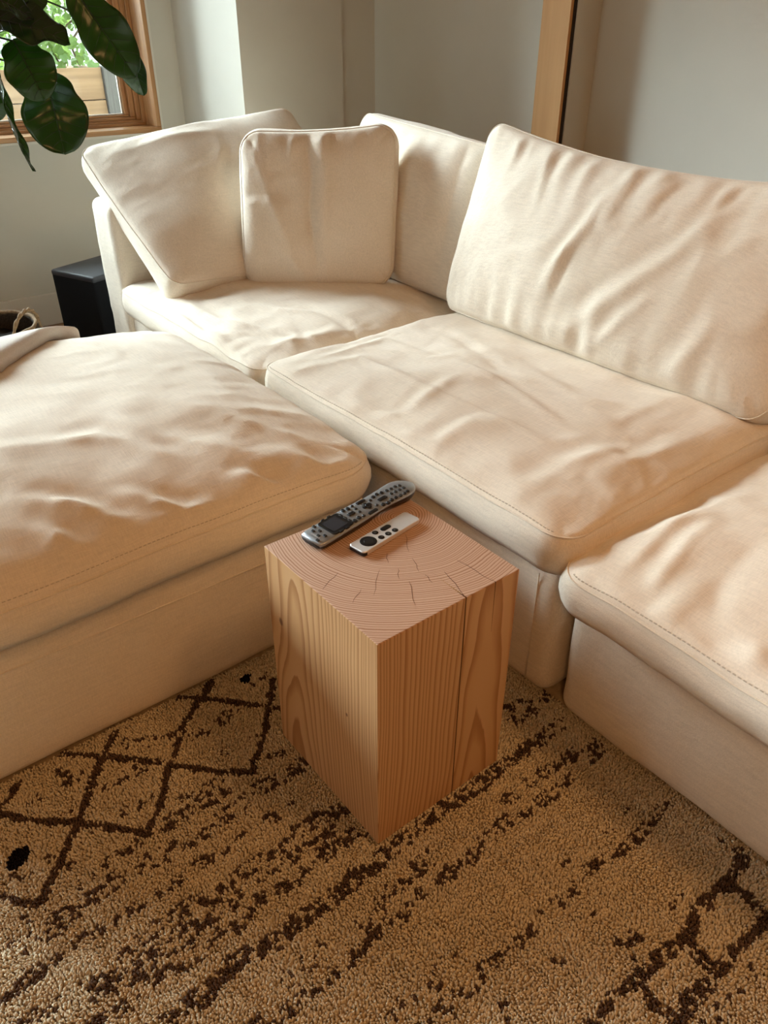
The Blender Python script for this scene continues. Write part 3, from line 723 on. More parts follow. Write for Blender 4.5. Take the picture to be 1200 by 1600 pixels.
def big_remote():
    z0 = BH + .0004
    near = np.array([-.889, .549]); far = np.array([-.9245, .795]); ax = far - near; Ln = np.linalg.norm(ax); ax /= Ln; sd = np.array([ax[1], -ax[0]])
    r = empty('universal_remote', (*((near + far) / 2), z0)); tag(r, 'long silver and black remote with a small screen and many buttons', 'remote')
    W = lambda a, b, z: (near[0] + ax[0] * a + sd[0] * b, near[1] + ax[1] * a + sd[1] * b, z0 + z)
    def hw(a):
        t = a / Ln
        w = .0265 - .0028 * math.exp(-((t - .62) / .16) ** 2) + .0010 * math.exp(-((t - .86) / .1) ** 2)
        end = max(0, (a - (Ln - .042)) / .042); w *= math.sqrt(max(1e-4, 1 - end ** 2.1))
        st = max(0, (.010 - a) / .010); w *= 1 - .13 * st * st
        return w
    def ztop(a):
        t = a / Ln; return .0165 + .0065 * math.sin(min(1, t * 1.05) * math.pi / 2 * 1.0) - .004 * max(0, (t - .86) / .14) ** 2
    st = np.concatenate([np.linspace(0, Ln - .042, 26), Ln - .042 + .042 * np.sin(np.linspace(0, math.pi / 2, 14))[1:]])
    lower = []; upper = []
    for a in st:
        w = hw(a); zt = ztop(a); zm = zt - .0065
        t = a / Ln; lift = .0065 * math.exp(-((t - .60) / .16) ** 2) + (.004 * max(0, (t - .9) / .1) ** 1.5) + .004 * max(0, (.04 - t) / .04)
        c = [(-.62, lift), (-.30, lift * .9), (0, lift * .85), (.30, lift * .9), (.62, lift), (.86, lift + (zm - lift) * .35), (.965, zm - .001), (.955, zm + .001), (-.955, zm + .001), (-.965, zm - .001), (-.86, lift + (zm - lift) * .35)]
        lower.append([W(a, b * w, z) for b, z in c])
        c = [(-1, zm + .0004), (-1.0, zm + .0022), (-.96, zt - .0017), (-.86, zt - .0006), (-.4, zt), (0, zt + .0002), (.4, zt), (.86, zt - .0006), (.96, zt - .0017), (1.0, zm + .0022), (1, zm + .0004)]
        upper.append([W(a, b * w, z) for b, z in c])
    V, F = loft(lower); mesh('body', V, F, M['blackplastic'], r)
    V, F = loft(upper); mesh('face_plate', V, F, M['silver'], r)
    zz = lambda a: ztop(a) + .0001
    def loc(zx, zy):
        P = at((460 + zx / 6, 745 + zy / 6), z0 + .0225); q = P[:2] - near; a = q @ ax; b = q @ sd
        P = at((460 + zx / 6, 745 + zy / 6), z0 + zz(min(max(a, 0), Ln)) + .001); q = P[:2] - near; return q @ ax, q @ sd
    def pill(name, a, b, la, lb, h, mat, parent=r, rot=0.0, n=5, rr=.5, zoff=0.0, dome=.75):
        """rounded pad la x lb (full sizes) on the face"""
        rad = min(la, lb) / 2 * rr; ring = []
        for cx, cy, s0 in ((la / 2 - rad, lb / 2 - rad, 0), (-la / 2 + rad, lb / 2 - rad, 90), (-la / 2 + rad, -lb / 2 + rad, 180), (la / 2 - rad, -lb / 2 + rad, 270)):
            for k in range(n):
                t = math.radians(s0 + 90 * k / (n - 1)); ring.append((cx + rad * math.cos(t), cy + rad * math.sin(t)))
        V = []; cr, sr = math.cos(rot), math.sin(rot)
        for sc, z in ((1, -.0012), (1, h * .6), (dome, h)):
            for x, y in ring:
                x2, y2 = (x * cr - y * sr) * sc, (x * sr + y * cr) * sc
                V.append(W(a + x2, b + y2, zz(min(max(a + x2, 0), Ln)) + z + zoff))
        m_ = len(ring); F = [tuple(range(2 * m_, 3 * m_))[::-1]]
        for j in range(2):
            for k in range(m_):
                l = (k + 1) % m_; F.append((j * m_ + k, j * m_ + m_ + k, j * m_ + m_ + l, j * m_ + l))
        F = [f[::-1] for f in F]
        return mesh(name, V, F, mat, parent, smooth=False)
    # screen
    c = [loc(*p) for p in ((220, 430), (398, 336), (535, 428), (350, 537))]; ca = sum(p[0] for p in c) / 4; cb = sum(p[1] for p in c) / 4
    bz = pill('screen_bezel', ca, 0.0, .047, .045, .0012, M['blackplastic'], rr=.25, dome=.96)
    pill('screen', ca - .002, 0.0, .030, .032, .0004, M['screen'], bz, rr=.06, zoff=.0011, dome=.99)
    for sb in (-1, 1):
        for da in (-.008, .006): pill('button', ca + da, sb * .0232, .0075, .0030, .0022, M['button'])
    for db in (-.011, 0, .011): pill('button', ca + .0225, db, .0045, .007, .0018, M['button'])
    for p in ((185, 465), (175, 505), (238, 505), (225, 550), (287, 550), (218, 592)):
        a, b = loc(*p); pill('button', a, b, .0048, .0068, .0018, M['button'])
    for p in ((455, 315), (500, 297), (568, 408), (605, 380)):
        a, b = loc(*p); pill('button', a, b, .0065, .0085, .0020, M['button'], rr=.7)
    a, b = loc(533, 345); pill('button', a, b, .0145, .0082, .0022, M['button'])
    for p in ((540, 272), (575, 298), (612, 325), (650, 360), (712, 218), (773, 262)):
        a, b = loc(*p); pill('button', a, b, .0055, .0058, .0018, M['button'], rr=.8)
    for p in ((620, 232), (738, 320)):
        a, b = loc(*p); pill('button', a, b, .0200, .0062, .0020, M['button'])
    a, b = loc(680, 268)
    dp = pill('direction_pad', a, b, .0195, .0085, .0022, M['button'], rr=.8); pill('direction_arm', a, b, .0085, .0195, .0022, M['button'], dp, rr=.8); pill('ok_button', a, b, .0075, .0075, .0030, M['blackplastic'], dp, rr=1)
    for p in ((738, 187), (770, 163), (815, 147), (832, 255), (880, 240), (912, 212)):
        a, b = loc(*p); pill('button', a, b, .0068, .0075, .0020, M['button'], rr=.7)
    a, b = loc(825, 200); pill('button', a, b, .0200, .0080, .0022, M['button'])
    for p in ((865, 127), (905, 110), (943, 90), (985, 80), (908, 155), (948, 137), (987, 118), (1025, 100), (952, 190), (995, 170), (1033, 150), (1060, 130)):
        a, b = loc(*p); pill('button', a, b, .0060, .0070, .0018, M['button'], rr=.8)
    # faint maker's lettering across the near end
    tc = bpy.data.curves.new('lettering', 'FONT'); tc.body = 'Logitech'; tc.size = .0062; tc.align_x = 'CENTER'; tc.align_y = 'CENTER'; tc.extrude = .00005
    to = bpy.data.objects.new('lettering_source', tc); COL.objects.link(to)
    bpy.context.view_layer.update()
    me = bpy.data.meshes.new_from_object(to.evaluated_get(bpy.context.evaluated_depsgraph_get())); bpy.data.objects.remove(to)
    ta, tb = .0105, .004
    Vv = [W(ta + v.co.y * -1, tb * 0 + v.co.x * -1, zz(ta) + .0003 + v.co.z) for v in me.vertices]
    mesh('lettering', Vv, [tuple(p.vertices) for p in me.polygons], M['glyph'], r, smooth=False)
big_remote()

def small_remote():
    z0 = BH + .0004
    near = np.array([-.8285, .597]); far = np.array([-.8500, .7345]); ax = far - near; Ln = np.linalg.norm(ax); ax /= Ln; sd = np.array([ax[1], -ax[0]])
    r = empty('slim_remote', (*((near + far) / 2), z0)); tag(r, 'slim aluminium remote with a black round touch pad', 'remote')
    W = lambda a, b, z: (near[0] + ax[0] * a + sd[0] * b, near[1] + ax[1] * a + sd[1] * b, z0 + z)
    H, hw, rad = .0095, .0178, .0062
    def slab(name, a0, a1, h0, h1, mat, hwx=hw, rad_=rad, parent=r, bev=.0008, bevb=.0008):
        ring = []
        for cx, cy, s0 in ((a1 - rad_, hwx - rad_, 0), (a0 + rad_, hwx - rad_, 90), (a0 + rad_, -hwx + rad_, 180), (a1 - rad_, -hwx + rad_, 270)):
            for k in range(7):
                t = math.radians(s0 + 15 * k); ring.append((cx + rad_ * math.cos(t), cy + rad_ * math.sin(t)))
        n = len(ring); V = []; ca = (a0 + a1) / 2
        for z, ins in ((h0, bevb), (h0 + bevb, 0), (h1 - bev, 0), (h1, bev)):
            for x, y in ring:
                V.append(W(ca + (x - ca) * (1 - ins / ((a1 - a0) / 2)), y * (1 - ins / hwx), z))
        F = [tuple(range(n)), tuple(range(3 * n, 4 * n))[::-1]]
        for j in range(3):
            for k in range(n):
                l = (k + 1) % n; F.append((j * n + k, j * n + n + k, j * n + n + l, j * n + l))
        return mesh(name, V, [f[::-1] for f in F] if False else [f for f in F], mat, parent, smooth=False)
    slab('body', 0, Ln, .0006, H, M['alu'])
    # black glass cap on the near end face
    slab('end_cap', -.0007, .012, .0012, H - .0022, M['blackplastic'], hwx=hw + .0004, bev=.0004, bevb=.0004)
    def disc(name, a, b, rx, ry, h, mat, parent=r, zb=H, n=28):
        V = []; F = []
        sq = max(rx - ry, 0)
        pts = []
        for k in range(n):
            t = 2 * math.pi * k / n; c, s_ = math.cos(t), math.sin(t); pts.append((math.copysign(sq, c) * (1 if abs(c) > 1e-6 else 0) + min(rx, ry) * c, ry * s_))
        for z, sc in ((zb - .0006, 1), (zb + h * .7, 1), (zb + h, .93)):
            for x, y in pts: V.append(W(a + x * sc, b + y * sc, z))
        F = [tuple(range(2 * n, 3 * n))[::-1]]
        for j in range(2):
            for k in range(n):
                l = (k + 1) % n; F.append((j * n + k, j * n + n + k, j * n + n + l, j * n + l))
        return mesh(name, V, F, mat, parent)
    # the pointed end of the remote lies far, so the pad group sits at the near end
    def loc(zx, zy):
        P = at((460 + zx / 6, 745 + zy / 6), z0 + H); q = P[:2] - near; return q @ ax, q @ sd
    a, b = loc(685, 600); pad = disc('touch_pad', a, 0, .0145, .0145, .0004, M['blackplastic'])
    disc('pad_centre', a, 0, .0080, .0080, .0003, M['button'], pad, zb=H + .0002)
    for p, g in (((757, 524), 'tv'), ((880, 533), 'play'), ((815, 567), 'back'), ((943, 500), 'mute')):
        a, b = loc(*p); bt = disc('button', a, b, .0055, .0055, .0006, M['blackplastic'])
        z = H + .0008; m = MB()
        def bar(a0, b0, a1, b1, w=.0003):
            d = np.array([a1 - a0, b1 - b0]); s_ = np.array([-d[1], d[0]]) / np.linalg.norm(d) * w
            P = [W(a + x, b + y, z) for x, y in ((a0 - s_[0], b0 - s_[1]), (a0 + s_[0], b0 + s_[1]), (a1 + s_[0], b1 + s_[1]), (a1 - s_[0], b1 - s_[1]))]
            Q = [(p[0], p[1], p[2] - .0004) for p in P]
            m.add(Q + P, [(4, 5, 6, 7), (7, 6, 5, 4), (0, 1, 5, 4), (1, 2, 6, 5), (2, 3, 7, 6), (3, 0, 4, 7)])
        if g == 'tv': bar(-.0014, -.002, .0014, -.002); bar(-.0014, .002, .0014, .002); bar(-.0014, -.002, -.0014, .002); bar(.0014, -.002, .0014, .002)
        elif g == 'back': bar(0, -.001, .0018, .0008); bar(0, -.001, -.0018, .0008)
        elif g == 'play': bar(-.0015, .0016, .0015, .0016); bar(-.0015, .0006, .0015, .0006); bar(-.0014, -.0018, 0, 0); bar(.0014, -.0018, 0, 0)
        else: bar(-.0006, -.0016, .0006, -.0016); bar(-.0016, .0004, .0016, .0004); bar(-.0018, -.0014, .0018, .0014)
        m.build('symbol', M['glyph'], bt)
    a, b = loc(855, 478); vb = disc('volume_button', a, b, .0112, .0054, .0006, M['blackplastic'])
small_remote()

# ------------------------------------------------------------------ speaker box, basket with fig, throw
def subwoofer():
    p0 = np.array([-3.268, .880]); p1 = np.array([-3.052, .965]); e = (p1 - p0); w = .245; e = e / np.linalg.norm(e); f = np.array([-e[1], e[0]]); dpt = .30
    c = p0 + e * w / 2 + f * dpt / 2; r = empty('subwoofer', (c[0], c[1], ZF)); tag(r, 'black box subwoofer on the floor beside the sofa end', 'speaker')
    ang = math.atan2(e[1], e[0])
    def part(name, a, b, rad, mat, n=(3, 3, 3)):
        V, F = rbox(a, b, rad, n); V = np.array(V); R_ = np.array([[math.cos(ang), -math.sin(ang), 0], [math.sin(ang), math.cos(ang), 0], [0, 0, 1]])
        V = V @ R_.T + np.array([c[0], c[1], ZF]); return mesh(name, V, F, mat, r)
    part('body', (-w / 2, -dpt / 2, .015), (w / 2, dpt / 2, .352), .012, M['black'])
    part('top_panel', (-w / 2 - .0004, -dpt / 2 - .0004, .338), (w / 2 + .0004, dpt / 2 + .0004, .364), .010, M['blacktop'])
    for sx in (-1, 1):
        for sy in (-1, 1): part('foot', (sx * .09 - .015, sy * .11 - .015, 0), (sx * .09 + .015, sy * .11 + .015, .018), .004, M['blackplastic'], (2, 2, 2))
subwoofer()

def ring_pts(c, r, z, n=48, wob=0):
    t = np.linspace(0, 2 * math.pi, n, endpoint=False)
    return np.stack([c[0] + r * np.cos(t), c[1] + r * np.sin(t), z + wob * np.sin(t * 12)], 1)

BK = (-2.90, .515)
def basket():
    r = empty('woven_basket', (BK[0], BK[1], ZF)); tag(r, 'dark woven basket planter with rope handles behind the ottoman', 'basket')
    prof = [(.10, ZF + .001), (.155, ZF + .006), (.185, .07), (.195, .15), (.188, .22), (.172, .285)]
    P = spline(prof, 26); n = 48; V = []; F = []
    for i, (rr, z) in enumerate(P):
        t = np.linspace(0, 2 * math.pi, n, endpoint=False); q = rr + .004 * np.cos(t * 24 + (i % 2) * math.pi)
        V += [(BK[0] + q[k] * math.cos(t[k]), BK[1] + q[k] * math.sin(t[k]), z) for k in range(n)]
    for i in range(len(P) - 1):
        for k in range(n):
            l = (k + 1) % n; F.append((i * n + k, i * n + l, i * n + n + l, i * n + n + k))
    V.append((BK[0], BK[1], ZF + .001)); F += [(len(V) - 1, (k + 1) % n, k) for k in range(n)]
    b = mesh('body', V, F, M['wickerdark'], r); sl = b.modifiers.new('solid', 'SOLIDIFY'); sl.thickness = .006; sl.offset = -1
    V, F = tube(ring_pts(BK, .172, .287, 72, .002), .007, 6, True); mesh('rim', V, F, M['wicker'], r)
    for sgn, ac in ((1, math.radians(38)), (-1, math.radians(218))):
        ca = np.array([math.cos(ac), math.sin(ac)]); tn = np.array([-ca[1], ca[0]]); pts = []
        for t in np.linspace(-1, 1, 25):
            q = np.array(BK) + ca * (.176 + .015 * (1 - t * t)) + tn * t * .075; pts.append((q[0], q[1], .262 + .100 * math.sqrt(max(0, 1 - t * t * .98))))
        pts = np.array(pts); h = None
        for k in range(2):
            ph = np.linspace(0, 18, 25) + k * math.pi; off = np.stack([ca[0] * np.cos(ph) * .0035, ca[1] * np.cos(ph) * .0035, np.sin(ph) * .0035], 1)
            V, F = tube(pts + off, .0042, 6); mesh('handle', V, F, M['wicker'], r)
basket()

def fig():
    r = empty('fiddle_leaf_fig', (BK[0], BK[1], ZF + .012)); tag(r, 'fiddle-leaf fig with big glossy dark leaves in front of the window', 'plant')
    V, F = [], []
    # potting soil inside the basket
    n = 32; V = [(BK[0], BK[1], .235)] + [(BK[0] + .165 * math.cos(2 * math.pi * k / n), BK[1] + .165 * math.sin(2 * math.pi * k / n), .225 + .004 * math.sin(k * 3)) for k in range(n)]
    V += [(BK[0] + .13 * math.cos(2 * math.pi * k / n), BK[1] + .13 * math.sin(2 * math.pi * k / n), ZF + .012) for k in range(n)]
    F = [(0, 1 + k, 1 + (k + 1) % n) for k in range(n)] + [(1 + k, 1 + n + k, 1 + n + (k + 1) % n, 1 + (k + 1) % n) for k in range(n)]
    mesh('soil', V, F, M['soil'], r)
    trunk = spline([(BK[0], BK[1], .20), (-2.95, .47, .6), (-2.90, .50, .95), (-2.93, .52, 1.35), (-2.96, .50, 1.75)], 40)
    V, F = tube(trunk, .014, 8, rads=np.linspace(.017, .009, 40)); mesh('trunk', V, F, M['bark'], r)
    def pt(px, x):  # a point of the line of sight at a given x in the room
        d = (px[0] - 600) / FPX * CR - (px[1] - 800) / FPX * CU + CF; return CO + d * ((x - CO[0]) / d[0])
    def leaf(base, tip, width, nh, bend=.02, cup=.015, fat=.58, wavy=.006, seed=0, stem_from=None, roll=0.0):
        base = np.array(base, float); tip = np.array(tip, float); ax = tip - base; Ln = np.linalg.norm(ax); ax /= Ln
        nh = np.array(nh, float); nh -= ax * (nh @ ax); nh /= np.linalg.norm(nh); sd = np.cross(ax, nh)
        nl, nw = 34, 17; V = []
        def prof(t):   # fiddle outline: narrow waist near the base, broad rounded tip
            a = np.clip(t, 0, 1); w = np.sin(np.pi * a ** .80) ** .50
            return w * (1 - .16 * np.exp(-((a - .28) / .12) ** 2)) * (0.80 + .28 * a)
        rs = np.random.default_rng(seed)
        ph = rs.random(4) * 6
        def P(t, s_):
            w = float(prof(np.array(t))) * width / 2
            x = s_ * w
            z = -bend * (t * t) * 4 * .5 + cup * (abs(s_) ** 1.6) * (w / (width / 2)) + wavy * math.sin(t * 15 + ph[0] + (2 if s_ > 0 else 0)) * s_ * s_
            # quilted blade between the side veins
            vv = (t * 8 - abs(s_) * 1.3); z += -.0016 * abs(math.sin(math.pi * vv)) ** .5 * (1 - abs(s_) ** 4) * min(1, 6 * (1 - t)) * min(1, 6 * t) * -1
            z -= .003 * math.exp(-(s_ / .08) ** 2)
            return base + ax * (t * Ln) + sd * x + nh * z
        for t in np.linspace(0.0, 1.0, nl):
            for s_ in np.linspace(-1, 1, nw): V.append(P(t, s_))
        F = [(i * nw + k, i * nw + k + 1, (i + 1) * nw + k + 1, (i + 1) * nw + k) for i in range(nl - 1) for k in range(nw - 1)]
        o = mesh('leaf', V, F, M['leaf'], r); so = o.modifiers.new('solid', 'SOLIDIFY'); so.thickness = .0012; so.offset = 0
        mid = [P(t, 0) + nh * .0006 for t in np.linspace(0, .97, 20)]
        V2, F2 = tube(mid, .002, 5, rads=np.linspace(.0028, .0006, 20)); mesh('midrib', V2, F2, M['leaf_vein'], o)
        vm = MB()
        for q in np.linspace(.08, .82, 7):
            for s0 in (-1, 1):
                ln = [P(min(1, q + .15 * s_ * 1.0), s0 * s_ * .92) + nh * .0003 for s_ in np.linspace(.02, 1, 7)]
                a_, b_ = tube(ln, .0009, 4, rads=np.linspace(.0013, .0004, 7)); vm.add(a_, b_)
        vm.build('side_vein', M['leaf_vein'], o, smooth=True)
        if stem_from is not None:
            sf = np.array(stem_from, float); m_ = (sf + base) / 2 + np.array([0, 0, .03])
            V3, F3 = tube(spline([sf, m_, base + ax * .004], 10), .003, 6); mesh('petiole', V3, F3, M['leaf_vein'], r)
        return o
    cv = lambda P: (CO - P) / np.linalg.norm(CO - P)    # toward where a viewer stands in the room
    tr = lambda z: trunk[np.argmin(abs(trunk[:, 2] - z))]
    # hanging translucent leaf
    b, t = pt((70, 112), -2.80), pt((101, 240), -2.74); leaf(b, t, .215, cv(b) + np.array([0, 0, .25]), .01, .02, seed=1, stem_from=tr(1.1))
    # rounder leaf in front of it
    b, t = pt((20, 62), -2.68), pt((72, 150), -2.62); leaf(b, t, .165, cv(b) + np.array([.0, .2, .3]), .02, .015, seed=2, stem_from=tr(1.15))
    # long leaf across the window
    b, t = pt((112, -22), -2.78), pt((212, 120), -2.70); leaf(b, t, .165, cv(b) + np.array([.3, -.1, .1]), .015, .02, seed=3, stem_from=tr(1.3))
    # glossy leaf at the top, seen from above its edge
    b, t = pt((-30, 28), -2.66), pt((97, 32), -2.52); leaf(b, t, .17, cv(b) * .55 + np.array([.0, .0, .85]), .03, .012, wavy=.012, seed=4, stem_from=tr(1.2))
    b, t = pt((-40, -5), -2.72), pt((70, -18), -2.66); leaf(b, t, .16, cv(b) + np.array([.0, .0, .6]), .02, .012, seed=5, stem_from=tr(1.3))
    b, t = pt((-25, -8), -2.60), pt((52, 10), -2.56); leaf(b, t, .10, cv(b) * .5 + np.array([.0, -.2, .8]), .02, .012, seed=15, stem_from=tr(1.3))
    # narrow leaf seen edge-on at the left
    b, t = pt((-3, 108), -2.60), pt((12, 264), -2.58); leaf(b, t, .13, np.cross(cv(b), t - b) / np.linalg.norm(t - b) + cv(b) * .14, -.035, .012, seed=6, stem_from=tr(1.05))
    # bright leaf behind, at the left edge
    b, t = pt((-40, 120), -3.05), pt((-4, 190), -3.02); leaf(b, t, .14, cv(b), .01, .01, seed=7, stem_from=tr(1.0))
    # curled leaf tip peeking out past the long leaf
    b, t = pt((196, 55), -3.00), pt((219, 150), -2.98); leaf(b, t, .10, cv(b) + np.array([.5, -.9, .2]), .02, .03, seed=8, stem_from=tr(1.35))
    # leaves above and left of the picture
    for k, (px, tx, xx) in enumerate((((-60, -60), (40, -110), -2.8), ((-80, 40), (-150, 120), -2.7), ((60, -90), (180, -120), -2.85), ((-60, -150), (-10, -230), -2.75), ((-120, -60), (-190, -20), -2.8))):
        b, t = pt(px, xx), pt(tx, xx + .05); leaf(b, t, .17, cv(b) + np.array([0, 0, .5]), .02, .015, seed=20 + k, stem_from=tr(1.35 + .06 * k))
fig()

def throw():
    # folded throw draped over the far edge of the ottoman
    def prof(y):
        top = float(oc.pos(np.array([0.0]), np.array([np.clip(y - .3575, -.5, .5)]), 1)[0][2])
        return top
    ys = np.linspace(-.16, .60, 60)
    V = []; nS = 44; secs = []
    for y in ys:
        # the near edge drifts toward the room as y falls
        f = (y + .16) / .76
        xe = max(-2.145, -1.81 - 1.29 * max(0.0, y - .34) - .10 * max(0.0, min(y, .34) - .0)) + .006 * math.sin(y * 17)
        xs = np.linspace(xe, -2.17, 16)
        line = []
        for x in xs:
            z = float(oc.pos(np.array([x + 1.659]), np.array([np.clip(y - .3575, -.52, .52)]), 1)[0][2])
            line.append((x, z))
        low = line[::1]; th = .038 + .004 * math.sin(y * 11)
        hang = [(-2.20, line[-1][1] - .02), (-2.228, line[-1][1] - .07), (-2.232, .30), (-2.234, .22)]
        inner = [(x, z + .0025) for x, z in low] + hang
        nrm = []
        outer = []
        for i, (x, z) in enumerate(inner):
            if i < len(low):
                e = min(1, i / 2.5); q = th * math.sqrt(max(0.0, 1 - (1 - e) ** 2)); outer.append((x - .0, z + q))
            else:
                k = i - len(low); ang = (1, .6, .1, 0)[k]; outer.append((x - th * (1 - ang * .6), z + th * ang * .6))
        sec = inner[::-1] + outer
        secs.append([(x, y, z) for x, z in sec])
    endc = np.mean(np.array(secs[-1]), 0)
    for k, (q, sq) in enumerate(((.010, .82), (.016, .5), (.018, .2))):
        s2 = np.array(secs[59]); s2c = s2.copy(); n = len(s2); h = n // 2
        lowi = s2[:h][::-1]; hi = s2[h:]
        mid = (lowi + hi) / 2
        hi2 = mid + (hi - mid) * sq; lo2 = mid + (lowi - mid) * sq
        s3 = np.concatenate([lo2[::-1], hi2]); s3[:, 1] += q; secs.append([tuple(p) for p in s3])
    V, F = loft(secs)
    o = mesh('throw_blanket', V, F, M['throw'], origin=(-2.0, .2, .42))
    tag(o, 'thick beige knit throw folded over the far edge of the ottoman', 'blanket')
throw()

# ------------------------------------------------------------------ outdoors beyond the window
def outdoors():
    tag(boxobj('ground_outside', (-12, -6, -.35), (XL - .2, 8, -.25), M['outground']), kind='structure')
    tag(boxobj('wall_neighbour', (-8.6, -6, -.25), (-8.4, 8, 1.35), M['outwall']), kind='structure')
    r = empty('wooden_planter', (-5.0, .9, -.25)); tag(r, 'raised wooden planter of horizontal planks seen through the window', 'planter')
    zt = .974; h = .155
    for i in range(7):
        z1 = zt - i * (h + .004); z0 = max(-.25, z1 - h)
        boxobj('plank', (-4.84 + .002 * (i % 2), -1.4, z0), (-4.80 + .003 * (i % 2), 1.80, z1), M['plank'], r, .004)
        boxobj('plank', (-5.35, 1.76, z0), (-4.84, 1.80, z1), M['plank'], r, .004)
    boxobj('corner_post', (-4.86, 1.802, -.25), (-4.775, 1.89, zt + .004), M['greypost'], r, .004)
    boxobj('soil', (-5.35, -1.4, -.25), (-4.85, 1.755, .90), M['soil'], r)
    # climbing ivy rising from the planter: stems and a mass of leaves nobody could count
    rs = np.random.default_rng(5)
    def bush(name, label, cx, y0, y1, z0, z1, n, size, seed):
        rs = np.random.default_rng(seed)
        q = empty(name, (cx, (y0 + y1) / 2, z0)); tag(q, label, 'shrub')
        for k in range(7):
            y = rs.uniform(y0, y1); pts = [(cx + rs.uniform(-.08, .08), y, .895)]
            for j in range(1, 6): pts.append((cx + rs.uniform(-.12, .12), y + rs.uniform(-.12, .12), .895 + (z1 - .9) * j / 5 * .95))
            V, F = tube(spline(pts, 18), .006, 5); mesh('stem', V, F, M['bark'], q)
        V = []; F = []
        shp = np.array([(0, 0), (.35, -.1), (.62, .25), (.42, .45), (.5, .75), (0, 1.1), (-.5, .75), (-.42, .45), (-.62, .25), (-.35, -.1)])
        for k in range(n):
            y = rs.uniform(y0, y1); z = z0 + (z1 - z0) * rs.random() ** .9
            c = np.array([cx + rs.normal(0, .13), y, z]); s_ = size * rs.uniform(.6, 1.4)
            u = rs.normal(size=3); u /= np.linalg.norm(u); w = np.cross(u, rs.normal(size=3)); w /= np.linalg.norm(w); nn = np.cross(u, w)
            b = len(V)
            for x_, y_ in shp: V.append(c + (u * x_ + w * y_ + nn * (-.25 * abs(x_))) * s_)
            F.append(tuple(range(b, b + len(shp))))
        f = mesh('foliage', V, F, M['ivy'], q, smooth=False); f['kind'] = 'stuff'
    bush('ivy_shrub', 'leafy green ivy rising from the planter beyond the window', -5.12, .95, 1.86, .95, 1.85, 2200, .036, 1)
    bush('ivy_shrub', 'paler ivy at the left end of the planter beyond the window', -5.15, -.9, .75, .95, 1.35, 700, .042, 2)
outdoors()

